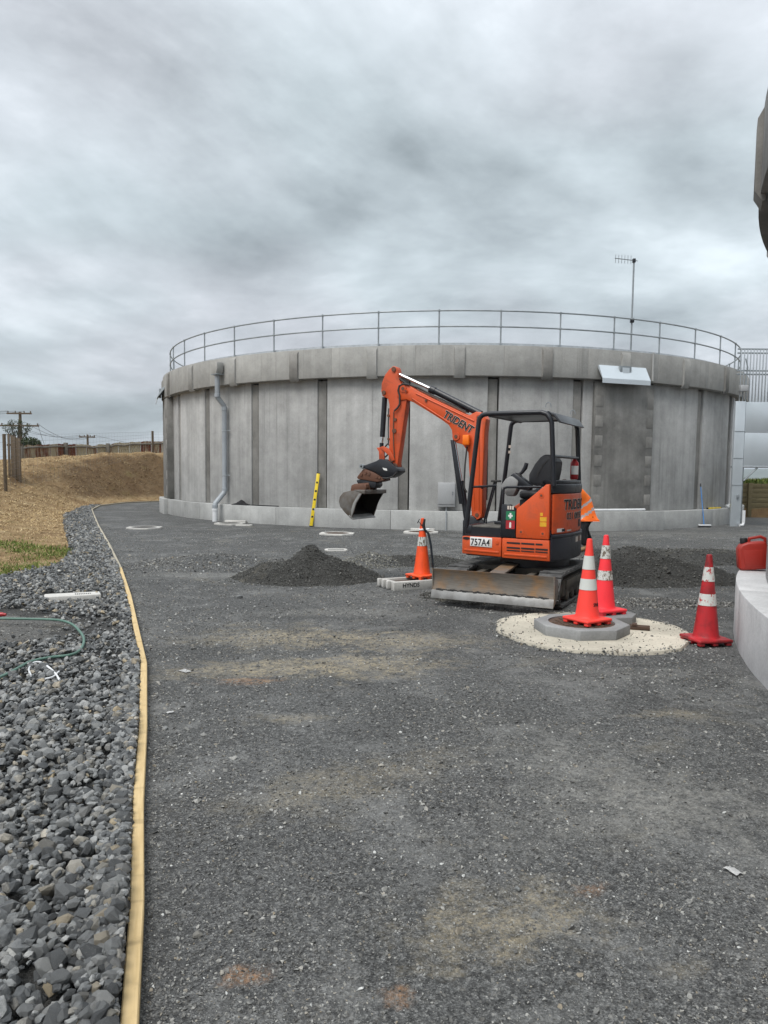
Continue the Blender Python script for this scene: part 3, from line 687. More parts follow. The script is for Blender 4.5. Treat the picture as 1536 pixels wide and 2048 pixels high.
# ------------------------------------------------------------------ gravel piles
def pile(name, label, cx, cy, rx, ry, h, mat_, chip, nchip, csize, power=1.25, sub=1.0, seed=0.0, rot=0.0):
    n = 64; xs = np.linspace(-1.15, 1.15, n); X, Y = np.meshgrid(xs, xs); rad = np.hypot(X, Y)
    wob = fbm(X, Y, 1.3, seed+2.2, 4)*0.27
    def zf(Xa, Ya, wv): 
        rr = np.hypot(Xa, Ya)+wv; z = h*np.clip(1-rr, 0, 1)**power; return z
    Z = zf(X, Y, wob)+(fbm(X, Y, 4.0, seed+7.7, 5)*0.034*sub*np.clip(1.2-rad, 0.2, 1)) - 0.02
    c, s = math.cos(rot), math.sin(rot)
    XX = X*rx; YY = Y*ry; V = np.stack([(XX*c-YY*s).ravel(), (XX*s+YY*c).ravel(), Z.ravel()], 1)
    i = np.arange(n-1)[None, :]+n*np.arange(n-1)[:, None]; i = i.ravel(); F = np.stack([i, i+1, i+n+1, i+n], 1)
    F = F[(Z.ravel()[F] > -0.02).any(1)]
    me = np_mesh(name, V, F, True); o = mesh_obj(name, me, mat_); o.location = (cx, cy, 0)
    tag(o, label, 'gravel pile')
    m = nchip; a = RNG.uniform(0, 2*np.pi, m); r = np.sqrt(RNG.random(m))*1.12; x, y = r*np.cos(a), r*np.sin(a)
    xi = np.clip(((x+1.15)/2.3*(n-1)).round().astype(int), 0, n-1); yi = np.clip(((y+1.15)/2.3*(n-1)).round().astype(int), 0, n-1)
    z = np.maximum(Z[yi, xi], -0.004); k = (z > -0.003) | (RNG.random(m) < 0.35*np.exp(-(r-0.8)*2)); x, y, z = x[k], y[k], z[k]; m = len(x)
    sz = np.clip(RNG.lognormal(np.log(csize), 0.4, m), 0.004, 0.05)
    P = np.stack([x*rx*c-y*ry*s, x*rx*s+y*ry*c, z+sz*0.2], 1)
    scatter('pile_stones', PEB, P, sz, rand_rot(m, 0.6), chip, o)
    return o
q = gp(618, 1162); pile('gravel_pile', 'steep dark pile of damp gravel left of the hydraulic digger', q.x, q.y+0.25, 1.22, 0.85, 0.60, M['piledark'], M['chipdark'], 9000, 0.011, 1.15)
q = gp(425, 1135); pile('gravel_pile', 'low grey spread of gravel left of the steep dark pile', q.x, q.y+0.35, 1.75, 0.95, 0.20, M['pilegrey'], M['chip'], 6000, 0.015, 0.8, 1.0, 3.0)
q = gp(742, 1132); pile('gravel_pile', 'small pale grey heap of gravel behind the dark pile', q.x, q.y+0.2, 0.62, 0.55, 0.24, M['pilegrey'], M['chippale'], 2500, 0.016, 0.9, 1.0, 6.0)
q = gp(1275, 1170); pile('gravel_pile', 'dark gravel heap behind the two bright cones', q.x+0.15, q.y+0.75, 1.95, 1.1, 0.52, M['piledark'], M['chipdark'], 9000, 0.013, 1.0, 1.0, 9.0, -0.1)
q = gp(800, 1125); pile('gravel_pile', 'low dark gravel spill behind the orange cone', q.x+0.35, q.y+0.1, 1.25, 0.75, 0.16, M['piledark'], M['chipdark'], 4000, 0.012, 0.8, 1.0, 12.0)
q = gp(1400, 1120); pile('gravel_pile', 'flat dark gravel spread in front of the far tank foot', q.x+0.3, q.y+0.4, 2.6, 1.7, 0.14, M['piledark'], M['chipdark'], 6000, 0.016, 0.7, 1.0, 15.0)
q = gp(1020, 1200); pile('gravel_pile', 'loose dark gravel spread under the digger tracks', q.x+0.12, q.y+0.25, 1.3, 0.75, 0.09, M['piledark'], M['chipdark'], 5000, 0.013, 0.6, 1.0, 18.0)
q = gp(1330, 1210); pile('gravel_pile', 'grey crushed stone between the cones and the dark heap', q.x, q.y+0.1, 1.1, 0.42, 0.06, M['pilegrey'], M['chip'], 4500, 0.014, 0.6, 1.0, 21.0)

# ------------------------------------------------------------------ concrete reservoirs
def make_tank(cx, cy, label, a_lo, a_hi, strip0, haunch0, post_angles, butts, pale=False):
    """a_lo..a_hi: the arc (degrees) built piece by piece; the rest of the round is one plain shell"""
    root = thing('concrete_reservoir', label, 'water tank', (cx, cy, 0))
    RW, RC, RP = 12.2, 12.45, 12.5; ZP, ZC0, ZC1 = 0.57, 4.56, 5.44
    PW = 360/29
    bm = bm_(); add_arc(bm, 11.7, 11.95, 0.02, 5.25, 0, 359.99, 120); obj('shell', bm, M['gap'], root)
    bm = bm_(); add_lathe(bm, [(12.0, 5.22), (12.0, 5.30)], 96); obj('roof_deck', bm, M['coping'], root)
    # precast panels and the darker infill strips between them
    k0 = math.floor((a_lo-strip0)/PW); k1 = math.ceil((a_hi-strip0)/PW)
    for k in range(k0, k1):
        a = strip0+k*PW; half = 0.80
        bm = bm_(); add_arc(bm, 11.96, RW, ZP+0.004, ZC0+0.05, a+half, a+PW-half, 8, bev=0.012); obj('wall_panel', bm, M['panel'], root)
        bm = bm_(); add_arc(bm, 11.96, RW-0.05, ZP+0.004, ZC0-0.06, a-half+0.02, a+half-0.22, 3, bev=0.008); obj('joint_strip', bm, M['infill'], root)
    # coping ring with its thickened blocks
    HW = 12.0; h0 = math.floor((a_lo-haunch0)/HW); h1 = math.ceil((a_hi-haunch0)/HW)
    for k in range(h0, h1):
        a = haunch0+k*HW
        bm = bm_(); add_arc(bm, 11.75, RC, ZC0, ZC1, a-HW/2+0.006, a+HW/2-0.006, 8, bev=0.007); cop = obj('coping_segment', bm, M['weathered_conc2' if pale else 'coping'], root)
        bm = bm_(); w = 0.78
        prof = [(RC-0.05, ZC0-0.075), (RC-0.02, ZC0-0.075), (RC+0.055, ZC0+0.04), (RC+0.055, ZC1-0.13), (RC-0.01, ZC1-0.02), (RC-0.05, ZC1-0.02)]
        t = bmesh.new(); rings = []
        for s_ in (-1, 1):
            ring = []
            for (r, z) in prof:
                ww = w*(0.86 if r > RC else 1.0); aa = R_(a+s_*ww); ring.append(t.verts.new((r*math.cos(aa), r*math.sin(aa), z)))
            rings.append(ring)
        t.faces.new(rings[0][::-1]); t.faces.new(rings[1])
        for i in range(6): t.faces.new((rings[0][i], rings[0][(i+1) % 6], rings[1][(i+1) % 6], rings[1][i]))
        bmesh.ops.recalc_face_normals(t, faces=t.faces[:]); merge(bm, t); obj('anchor_block', bm, M['infill'] if k % 3 == 1 else M['coping'], cop)
    # plinth
    a = a_lo
    while a < a_hi:
        b = min(a+18.0, a_hi); bm = bm_(); add_arc(bm, 12.0, RP, -0.3, ZP, a+0.015, b-0.015, 10, bev=0.015)
        obj('plinth_segment', bm, M['plinth_pale' if pale else 'plinth'], root); a = b
    for (b0, b1, proud, kind) in butts:
        bm = bm_(); add_arc(bm, RW-0.05, RW+proud, ZP+0.004, ZC0-0.05, b0, b1, 5, bev=0.02); bt = obj('buttress', bm, M['buttress'], root)
        # stressing pockets cast in along the edges
        for z in (0.75, 1.35, 1.95, 2.55, 3.15, 3.75):
            for e, s_ in ((b0, 1), (b1, -1)):
                bm = bm_(); add_arc(bm, RW+proud-0.03, RW+proud+0.006, z, z+0.34, e+s_*0.12 if s_ > 0 else e-1.35, e+1.35 if s_ > 0 else e-0.12, 2, bev=0.006)
                obj('stressing_pocket', bm, M['infill'], bt)
        bm = bm_(); add_arc(bm, RP-0.1, RP+0.16, -0.3, ZP+0.015, b0-1.6, b1+1.3, 2, bev=0.015); obj('plinth_block', bm, M['plinth_pale' if pale else 'plinth'], root)
        if kind:
            # folded galvanised cover over the anchor heads
            bm = bm_(); t = bmesh.new(); rows = []
            for aa in (b0-0.15, b1-2.7):
                row = []
                for (r, z) in ((RC+0.012, 4.97), (RC+0.075, 4.97), (RC+0.30, 4.56), (RC+0.30, 4.42), (RC+0.285, 4.42), (RC+0.285, 4.55), (RC+0.012, 4.90)):
                    row.append(t.verts.new((r*math.cos(R_(aa)), r*math.sin(R_(aa)), z)))
                rows.append(row)
            t.faces.new(rows[0][::-1]); t.faces.new(rows[1])
            for i in range(7): t.faces.new((rows[0][i], rows[0][(i+1) % 7], rows[1][(i+1) % 7], rows[1][i]))
            bmesh.ops.recalc_face_normals(t, faces=t.faces[:]); merge(bm, t); fl = obj('galvanised_cover', bm, M['galvsheet'], root, 20)
            mid = (b0+b1)/2-1.2
            for dz in (0, 1):
                bm = bm_()
                if dz == 0: add_arc(bm, RC+0.08, RC+0.15, 4.62, 4.97, mid-1.0, mid+0.9, 2); 
                else: add_arc(bm, RC+0.15, RC+0.165, 4.68, 4.92, mid-0.62, mid+0.52, 2)
                obj('cover_bracket', bm, M['galvrail' if dz == 0 else 'galvsheet'], fl, 20)
    # kick plate and handrail
    if post_angles:
        bm = bm_(); add_arc(bm, 12.08, 12.10, 5.42, 5.56, a_lo, a_hi, 60); obj('kick_plate', bm, M['galv'], root)
        RR = 12.14
        for z, nm in ((6.49, 'top_rail'), (6.03, 'middle_rail')):
            bm = bm_(); n = 90
            add_tube(bm, [(RR*math.cos(R_(a_lo+(a_hi-a_lo)*i/n)), RR*math.sin(R_(a_lo+(a_hi-a_lo)*i/n)), z) for i in range(n+1)], 0.024, 8); obj(nm, bm, M['galvrail'], root)
        for a in post_angles:
            bm = bm_(); x, y = RR*math.cos(R_(a)), RR*math.sin(R_(a)); Mx = Matrix.Translation((x, y, 0)) @ Matrix.Rotation(R_(a), 4, 'Z')
            add_tube(bm, [(0, 0, 5.44), (0, 0, 6.49)], 0.024, 8, Mx); add_lathe(bm, [(0.033, 6.46), (0.036, 6.49), (0.033, 6.52)], 8, Mx); add_lathe(bm, [(0.033, 6.0), (0.036, 6.03), (0.033, 6.06)], 8, Mx)
            add_box(bm, (0.02, 0, 5.455), (0.14, 0.12, 0.02), Mx, 0.004)
            obj('rail_post', bm, M['galvrail'], root)
    return root
TX, TY = 2.79, 34.7
tank = make_tank(TX, TY, 'large round concrete water reservoir with handrail behind the digger', -192, 12, -137.7, -92.9,
                 [-104.4+8.62*k for k in range(-9, 12)], [(-73.3, -62.9, 0.14, True), (-165.5, -155.0, 0.26, True)])
tank2 = make_tank(15.22, 2.94, 'pale concrete reservoir cut off by the right edge of the picture', 105, 215, 138.0, 144.0, [], [], True)

def on_tank(a, r, z): return Vector((TX+r*math.cos(R_(a)), TY+r*math.sin(R_(a)), z))
def facing(a): return Matrix.Rotation(R_(a+90), 4, 'Z')     # local -Y looks outward from the tank
def ang_of(px, py, r=12.2):
    d = ray(px, py); d = Vector((d.x, d.y)).normalized(); o = Vector((-TX, -TY)); b = d.dot(o); c = o.dot(o)-r*r
    t = -b-math.sqrt(b*b-c); P = d*t; return math.degrees(math.atan2(P.y-TY, P.x-TX))

# downpipe with its rainhead
def downpipe():
    a = ang_of(436, 760, 12.6); o = thing('downpipe', 'grey plastic downpipe with rainhead on the left of the reservoir', 'downpipe', on_tank(a, 12.6, 0))
    Mx = facing(a)
    bm = bm_(); add_prism(bm, [(-0.17, 5.28), (0.17, 5.28), (0.17, 5.05), (0.10, 4.90), (-0.10, 4.90), (-0.17, 5.05)], -0.16, 0.10, Mx, 0.01); obj('rainhead', bm, M['coping'], o)
    bm = bm_(); add_box(bm, (0, -0.03, 4.885), (0.34, 0.28, 0.03), Mx, 0.006); obj('rainhead_lip', bm, M['galvrail'], o)
    bm = bm_(); pts = [(0, -0.03, 4.88), (0, -0.03, 4.22), (0.0, -0.01, 4.12), (0.01, 0.21, 3.90), (0.01, 0.24, 3.80), (0.01, 0.24, 1.06), (0.01, 0.21, 0.96), (0.02, -0.14, 0.62), (0.02, -0.17, 0.52), (0.02, -0.17, 0.36)]
    add_tube(bm, pts, 0.085, 14, Mx); obj('pipe', bm, M['pvc'], o)
    for p in ((0, -0.03, 4.2), (0.01, 0.24, 3.78), (0.01, 0.24, 1.06), (0.02, -0.17, 0.50)):
        bm = bm_(); add_lathe(bm, [(0.088, p[2]-0.06), (0.097, p[2]-0.055), (0.097, p[2]+0.055), (0.088, p[2]+0.06)], 14, Mx @ Matrix.Translation((p[0], p[1], 0))); obj('pipe_joint', bm, M['pvc'], o)
    bm = bm_(); add_tube(bm, [(0.02, -0.17, -0.05), (0.02, -0.17, 0.38)], 0.092, 14, Mx); add_lathe(bm, [(0.095, 0.36), (0.105, 0.365), (0.105, 0.43), (0.095, 0.435)], 14, Mx @ Matrix.Translation((0.02, -0.17, 0))); obj('ground_socket', bm, M['pvcwhite'], o)
    for z in (3.05, 1.55):
        bm = bm_(); add_lathe(bm, [(0.088, z-0.018), (0.094, z-0.016), (0.094, z+0.016), (0.088, z+0.018)], 14, Mx @ Matrix.Translation((0.01, 0.24, 0))); add_box(bm, (0.14, 0.30, z), (0.18, 0.02, 0.03), Mx, 0.003); obj('pipe_bracket', bm, M['galv'], o)
downpipe()

# electrical cabinet
def cabinet():
    a = ang_of(893, 985); P = on_tank(a, 12.2, 0); o = thing('electrical_cabinet', 'small grey electrical cabinet on the reservoir wall beside the boom', 'cabinet', P); Mx = facing(a)
    bm = bm_(); add_box(bm, (0, -0.12, 1.06), (0.52, 0.24, 0.72), Mx, 0.012); obj('case', bm, M['boxgrey'], o)
    bm = bm_(); add_box(bm, (0, -0.25, 1.085), (0.49, 0.02, 0.62), Mx, 0.006); d = obj('door', bm, M['boxgrey'], o)
    for z in (1.08, 1.14):
        bm = bm_(); add_box(bm, (0.18, -0.268, z), (0.03, 0.02, 0.035), Mx, 0.004); obj('latch', bm, M['galvrail'], d)
    bm = bm_(); add_tube(bm, [(0.0, -0.14, 0.72), (0.0, -0.16, 0.60), (0, -0.33, 0.55), (0, -0.33, -0.02)], 0.018, 8, Mx); obj('conduit', bm, M['galv'], o)
cabinet()

# spirit level leaning on the plinth
def level(name, label, A, B, w=0.045, dep=0.026, m='yellow', stripes=False):
    A, B = Vector(A), Vector(B); d = B-A; L = d.length; z = d.normalized(); x = Vector((1, 0, 0)); x = (x-z*x.dot(z)).normalized(); y = z.cross(x)
    Mx = Matrix((x, y, z)).transposed().to_4x4(); Mx.translation = A
    o = thing(name, label, 'spirit level', A); Mx = Matrix.Translation(-A) @ Mx
    bm = bm_(); add_box(bm, (0, 0, L/2), (w, dep, L-0.02), Mx, 0.004); obj('rail', bm, M[m], o)
    for zz in (0.006, L-0.006): bm = bm_(); add_box(bm, (0, 0, zz), (w+0.004, dep+0.004, 0.03), Mx, 0.004); obj('end_cap', bm, M['ink'], o)
    for f in ((0.18, 0.5, 0.82) if not stripes else (0.12, 0.36, 0.62, 0.86)):
        bm = bm_(); add_box(bm, (0, 0, L*f), (w*0.62, dep+0.006, 0.10 if stripes else 0.06), Mx, 0.004); obj('vial_window', bm, M['ink'], o)
    for f in (0.32, 0.66):
        bm = bm_(); add_lathe(bm, [(w*0.36, -dep*0.5-0.005), (w*0.36, dep*0.5+0.005)], 12, Mx @ Matrix.Translation((0, 0, L*f)) @ Matrix.Rotation(math.pi/2, 4, 'X')); obj('hand_hole', bm, M['ink'], o)
aL = ang_of(636, 946, 12.35)
pa = on_tank(ang_of(622, 1050, 12.58), 12.58, 0); pb = on_tank(aL, 12.26, 0); top = CAM + ray(637, 946)*((pb.y)/ray(637, 946).y)
level('spirit_level', 'long yellow spirit level standing against the reservoir plinth', (pa.x, pa.y, 0.01), (top.x, top.y-0.02, top.z), 0.10, 0.04)
a1 = ang_of(1414, 1020, 12.35); a2 = ang_of(1440, 1019, 12.35)
level('spirit_level', 'short yellow and black level lying on the plinth near the blue broom', on_tank(a1, 12.36, 0.60), on_tank(a2, 12.36, 0.60), 0.06, 0.05, 'yellow', True)

# black jacket and slats on plinth
def jacket():
    bm = bm_(); n, m_ = 26, 12; rows = []
    a0, a1 = ang_of(466, 1003, 12.36), ang_of(500, 1003, 12.36)
    for i in range(n+1):
        a = a0+(a1-a0)*i/n; row = []
        for k in range(m_+1):
            r = 12.27+0.20*k/m_; u = i/n; e = math.sin(math.pi*min(1, max(0, u)))**0.5*math.sin(math.pi*k/m_)**0.5
            z = 0.575+e*(0.06+0.10*math.exp(-((u-0.55)/0.18)**2)+0.05*mn.noise(Vector((u*7, k*0.5, 2))))
            row.append(bm.verts.new(on_tank(a, r, z)))
        rows.append(row)
    for i in range(n):
        for k in range(m_): bm.faces.new((rows[i][k], rows[i][k+1], rows[i+1][k+1], rows[i+1][k]))
    bmesh.ops.recalc_face_normals(bm, faces=bm.faces[:])
    tag(obj('jacket', bm, M['cloth_black'], None, 180), 'black jacket dropped on the reservoir plinth beside the downpipe', 'jacket')
    a0, a1 = ang_of(503, 1006, 12.36), ang_of(556, 1008, 12.36)
    bm = bm_(); add_arc(bm, 12.30, 12.40, 0.574, 0.60, a0, a1, 8); o = obj('slat', bm, M['cloth_black'], None); o.location = (TX, TY, 0)
    o.name = 'plank'; tag(o, 'thin black strip of timber lying on the plinth right of the jacket', 'plank')
jacket()

# antenna on the roof
def antenna():
    a = ang_of(1266, 640, 12.0); P = on_tank(a, 11.95, 5.3); o = thing('antenna', 'tall thin antenna mast with ribbed aerial on the reservoir roof', 'antenna', P)
    top = wp(1267, 520, P.y).z-5.3
    bm = bm_(); add_tube(bm, [(0, 0, 0), (0, 0, top)], 0.028, 8); obj('mast', bm, M['galvrail'], o)
    bm = bm_(); add_tube(bm, [(-0.62, -0.1, top+0.02), (0.12, 0.02, top-0.02)], 0.014, 6); bo = obj('aerial_boom', bm, M['galvrail'], o)
    for k in range(6):
        bm = bm_(); x = -0.60+0.1*k; add_tube(bm, [(x, -0.1+0.016*k, top-0.12+0.0*k), (x, -0.1+0.016*k, top+0.13)], 0.008, 6); obj('aerial_element', bm, M['galvrail'], bo)
    bm = bm_(); add_box(bm, (0, 0, top-0.02), (0.09, 0.09, 0.12), None, 0.01); obj('clamp', bm, M['black'], o)
    bm = bm_(); add_box(bm, (0, -0.02, 1.19), (0.12, 0.1, 0.14), None, 0.02); obj('rail_clamp', bm, M['black'], o)
antenna()

# white conduit pipes on plinth and down the coping end
bm = bm_(); a0, a1 = ang_of(1192, 1025, 12.75), ang_of(1300, 1026, 12.75)
add_tube(bm, [on_tank(a0+(a1-a0)*i/8, 12.52, 0.63) for i in range(9)], 0.038, 8); tag(obj('white_pipe', bm, M['pvcwhite'], None), 'white plastic pipe lying on the plinth behind the person', 'pipe')
bm = bm_(); a0 = ang_of(1307, 740, 12.5); add_tube(bm, [on_tank(a0, 12.475, 5.47), on_tank(a0, 12.475, 4.60)], 0.035, 8)
tag(obj('wall_conduit', bm, M['plinth'], None), 'pale vertical conduit on the coping right of the metal cover', 'conduit')
bm = bm_(); a0 = ang_of(1462, 900, 12.25); add_tube(bm, [on_tank(a0, 12.27, 4.5), on_tank(a0, 12.27, 0.65)], 0.03, 8)
tag(obj('wall_conduit', bm, M['pvcwhite'], None), 'thin white conduit running down the wall beside the stair tower', 'conduit')

# broom leaning against the wall
def broom():
    A = on_tank(ang_of(1413, 1045, 12.70), 12.62, 0.05); aB = ang_of(1401, 968, 12.27); B = on_tank(aB, 12.27, 0); B.z = wp(1401, 968, B.y).z
    o = thing('broom', 'blue handled broom leaning on the reservoir wall at right', 'broom', A)
    d = B-A
    bm = bm_(); add_tube(bm, [(0, 0, 0.02), d], 0.016, 8); obj('handle', bm, M['blue'], o)
    bm = bm_(); add_tube(bm, [d*0.93, d*1.01], 0.020, 8); obj('grip', bm, M['ink'], o)
    bm = bm_(); add_box(bm, (0.02, 0, 0.02), (0.42, 0.07, 0.05), None, 0.01); obj('head', bm, M['pvcwhite'], o)
    bm = bm_(); add_box(bm, (0.02, 0, -0.02), (0.40, 0.05, 0.055), None, 0.004); obj('bristles', bm, M['ink'], o)
broom()
def wrap():
    a = ang_of(1456, 1026, 12.4); bm = bm_(); bmesh.ops.create_icosphere(bm, subdivisions=3, radius=1)
    for v in bm.verts: v.co *= 1+0.45*mn.noise(v.co*3.1); v.co = Vector((v.co.x*0.26, v.co.y*0.14, v.co.z*0.13))
    o = obj('plastic_sheet', bm, M['plastic'], None, 20); o.location = on_tank(a, 12.48, 0.60); o.rotation_euler = (0, 0, R_(a+90))
    tag(o, 'crumpled white plastic sheet on the plinth beside the stair tower', 'plastic sheet')
wrap()

# galvanised stair tower on the right
def tower():
    Y = 25.4; o = thing('stair_tower', 'galvanised access tower with vertical bars at the right of the reservoir', 'stair tower', (wp(1480, 1040, Y).x, Y, 0)); x0 = o.location.x
    def X(px): return wp(px, 900, Y).x-x0
    bm = bm_(); add_box(bm, (X(1476), 0, 2.1), (X(1486)-X(1466), 0.10, 4.2), None, 0.006); obj('column', bm, M['galvsheet'], o)
    for z in (1.4, 2.3, 3.2):
        bm = bm_(); add_box(bm, (X(1476), -0.054, z), (X(1486)-X(1466), 0.012, 0.02), None); obj('column_seam', bm, M['galvrail'], o)
    bm = bm_(); add_box(bm, (X(1489), 0.06, 2.1), (0.05, 0.05, 4.2), None, 0.004); obj('column_edge', bm, M['galvrail'], o)
    for i, (za, zb) in enumerate(((2.05, 3.15), (3.16, 4.18))):
        bm = bm_(); add_box(bm, (X(1484)+0.80, -0.02, (za+zb)/2), (1.5, 0.03, zb-za), None, 0.006); obj('side_panel', bm, M['galvsheet'], o)
    bm = bm_(); add_box(bm, (X(1484)+0.80, 0.4, 2.02), (1.54, 0.9, 0.05), None, 0.005); obj('landing', bm, M['galv'], o)
    bm = bm_(); add_tube(bm, [(X(1490), 0, 1.55), (X(1490)+0.45, 0, 2.0)], 0.03, 6); obj('brace', bm, M['galvrail'], o)
    for k in range(19):
        bm = bm_(); add_box(bm, (X(1474)+0.105*k, 0, 5.04), (0.03, 0.03, 1.75), None, 0.003); obj('bar', bm, M['galv'], o)
    for z in (5.93, 5.80, 5.22, 5.10):
        bm = bm_(); add_box(bm, (X(1470)+1.0, 0.03, z), (2.1, 0.04, 0.05), None, 0.004); obj('cross_rail', bm, M['galvrail'], o)
    bm = bm_(); add_box(bm, (X(1478), -0.12, 4.62), (0.26, 0.16, 0.20), None, 0.01); obj('junction_box', bm, M['boxgrey'], o)
    bm = bm_(); add_tube(bm, [(X(1481), -0.1, 4.7), (X(1485), -0.1, 5.3), (X(1480), -0.1, 5.6)], 0.02, 6); obj('flexible_conduit', bm, M['galvrail'], o)
    bm = bm_(); add_box(bm, (X(1478), -0.075, 1.02), (0.07, 0.05, 0.14), None, 0.01); obj('lock', bm, M['galvrail'], o)
    bm = bm_(); add_tube(bm, [(X(1491), -0.1, 0.55), (X(1491), -0.1, 0.12), (X(1488), -0.14, 0.05), (X(1482), -0.16, 0.05)], 0.05, 10); obj('elbow_pipe', bm, M['pvcwhite'], o)
tower()

# timber retaining wall at far right
def retaining():
    Y = 31.2; o = thing('retaining_wall', 'low brown timber retaining wall below the grass at far right', 'wall', (10.9, Y, 0))
    for k in range(7):
        bm = bm_(); add_box(bm, (3.0, 0.03, 0.1+0.2*k), (6.4, 0.05, 0.192), None, 0.006); obj('board', bm, M['retain'], o)
    for k in range(5):
        bm = bm_(); add_box(bm, (0.5+1.25*k, -0.06, 0.70), (0.16, 0.12, 1.44), None, 0.01); obj('post', bm, M['retain'], o)
retaining()

# ------------------------------------------------------------------ mini excavator
EX = Vector((2.08, 10.33, 0)); TH = R_(152.0); HX = Vector((math.cos(TH), math.sin(TH), 0)); HY = Vector((-HX.y, HX.x, 0))
def hp(px, py, y=0.0):                    # pixel -> (forward, up) in the machine's lengthwise plane at side offset y
    d = ray(px, py); t = (EX+HY*y-CAM).dot(HY)/d.dot(HY); q = CAM+d*t-EX; return (q.dot(HX), q.z)
def c3(pts, y=0.0): return [hp(640+a/4.8, 700+b/4.8, y) for a, b in pts]
def c1(pts, y=0.0): return [hp(640+a/2.56, 700+b/2.56, y) for a, b in pts]
def c2(pts, y=0.0): return [hp(860+a/4.042, 780+b/4.042, y) for a, b in pts]
HM = Matrix.Rotation(TH, 4, 'Z')
def excavator():
    ex = thing('mini_excavator', 'orange and black mini excavator with open canopy and raised boom', 'excavator', EX)
    UM = Matrix.Translation((-0.15, 0.08, 0)) @ Matrix.Rotation(R_(243), 4, 'Z')
    def part(name, m, fn, parent=ex, smooth=35, Mx=HM):
        bm = bm_(); fn(bm); return obj(name, bm, M[m], parent, smooth, Mx)
    def box(name, m, c, s, bev=0.01, parent=ex, Mx=HM): return part(name, m, lambda b: add_box(b, c, s, None, bev), parent, 35, Mx)
    def prism(name, m, pts, y0, y1, bev=0.008, parent=ex): return part(name, m, lambda b: add_prism(b, pts, y0, y1, None, bev), parent)
    def tube(name, m, pts, r, parent=ex, n=10, Mx=HM): return part(name, m, lambda b: add_tube(b, pts, r, n), parent, 50, Mx)
    def pin(name, m, x, z, r, y0, y1, parent=ex, n=14):
        return part(name, m, lambda b: add_tube(b, [(x, y0, z), (x, y1, z)], r, n), parent, 50)
    # ---- undercarriage
    XC, RT, ZB = 0.76, 0.215, 0.235
    def loop(t):                          # point and outward direction along the belt, t in 0..1
        straight = 2*XC; arc = math.pi*RT; tot = 2*straight+2*arc; s = (t % 1)*tot
        if s < straight: return (-XC+s, ZB+RT), (0, 1)
        s -= straight
        if s < arc: a = math.pi/2-s/RT; return (XC+RT*math.cos(a), ZB+RT*math.sin(a)), (math.cos(a), math.sin(a))
        s -= arc
        if s < straight: return (XC-s, ZB-RT), (0, -1)
        s -= straight; a = -math.pi/2-s/RT; return (-XC+RT*math.cos(a), ZB+RT*math.sin(a)), (math.cos(a), math.sin(a))
    lug = None
    for side in (1, -1):
        yc = side*0.625; w = 0.15
        def belt(b):
            n = 64; rows = []
            for i in range(n):
                (x, z), (u, v) = loop(i/n); rows.append([b.verts.new((x-u*d, yc+s*w, z-v*d)) for d, s in ((0.0, -1), (0.0, 1), (0.03, 1), (0.03, -1))])
            for i in range(n):
                for k in range(4): b.faces.new((rows[i][k], rows[i][(k+1) % 4], rows[(i+1) % n][(k+1) % 4], rows[(i+1) % n][k]))
            bmesh.ops.recalc_face_normals(b, faces=b.faces[:])
        tr = part('track', 'track', belt, ex, 30, UM)
        for i in range(40):
            (x, z), (u, v) = loop(i/40); a = math.atan2(u, v)
            if lug is None:
                b = bm_(); add_box(b, (0, 0.045, 0), (0.055, 0.19, 0.022), None, 0.004); add_box(b, (0.01, -0.10, 0), (0.055, 0.10, 0.022), None, 0.004); lug = bpy.data.meshes.new('tread_lug'); b.to_mesh(lug); b.free(); lug.materials.append(M['track'])
            o = bpy.data.objects.new('tread_lug', lug); C.objects.link(o); o.parent = tr
            o.matrix_local = UM @ Matrix.Translation((x+u*0.008, yc, z+v*0.008)) @ Matrix.Rotation(a, 4, 'Y') @ Matrix.Rotation(math.pi if i % 2 else 0, 4, 'Z')
        part('track_frame', 'trackframe', lambda b: (add_box(b, (0, yc+side*0.02, ZB+0.01), (1.36, 0.20, 0.23), None, 0.03), add_box(b, (0, yc+side*0.125, ZB+0.045), (1.10, 0.03, 0.12), None, 0.012)), ex, 35, UM)
        for x, r in ((XC, 0.165), (-XC, 0.165)):
            wh = part('idler' if x > 0 else 'sprocket', 'trackframe', lambda b: add_lathe(b, [(r*0.5, -0.10), (r, -0.08), (r, 0.08), (r*0.5, 0.10), (r*0.3, 0.115)], 20, Matrix.Translation((x, yc, ZB)) @ Matrix.Rotation(-side*math.pi/2, 4, 'X')), ex, 35, UM)
        for x in (-0.42, -0.14, 0.14, 0.42):
            part('roller', 'trackframe', lambda b: add_lathe(b, [(0.05, -0.13), (0.068, -0.12), (0.068, 0.12), (0.05, 0.13)], 14, Matrix.Translation((x, yc, 0.125)) @ Matrix.Rotation(math.pi/2, 4, 'X')), ex, 35, UM)
    box('chassis', 'trackframe', (0, 0, 0.36), (0.95, 1.02, 0.22), 0.03, ex, UM)
    part('swing_ring', 'black', lambda b: add_lathe(b, [(0.46, 0.44), (0.48, 0.46), (0.48, 0.58), (0.42, 0.62)], 36))
    # dozer blade and arms
    def blade(b):
        prof = [(1.315, 0.19), (1.29, 0.26), (1.283, 0.34), (1.292, 0.42), (1.318, 0.475)]; back = [(x-0.022, z) for x, z in prof[::-1]]
        add_prism(b, prof+back, -0.785, 0.785, None, 0.0)
        add_box(b, (1.235, 0, 0.33), (0.075, 1.35, 0.16), None, 0.02)
    bl = part('dozer_blade', 'blade', blade, ex, 60, UM)
    part('cutting_edge', 'bladeedge', lambda b: add_prism(b, [(1.322, 0.205), (1.352, 0.10), (1.335, 0.095), (1.298, 0.205)], -0.795, 0.795, None, 0.003), bl, 30, UM)
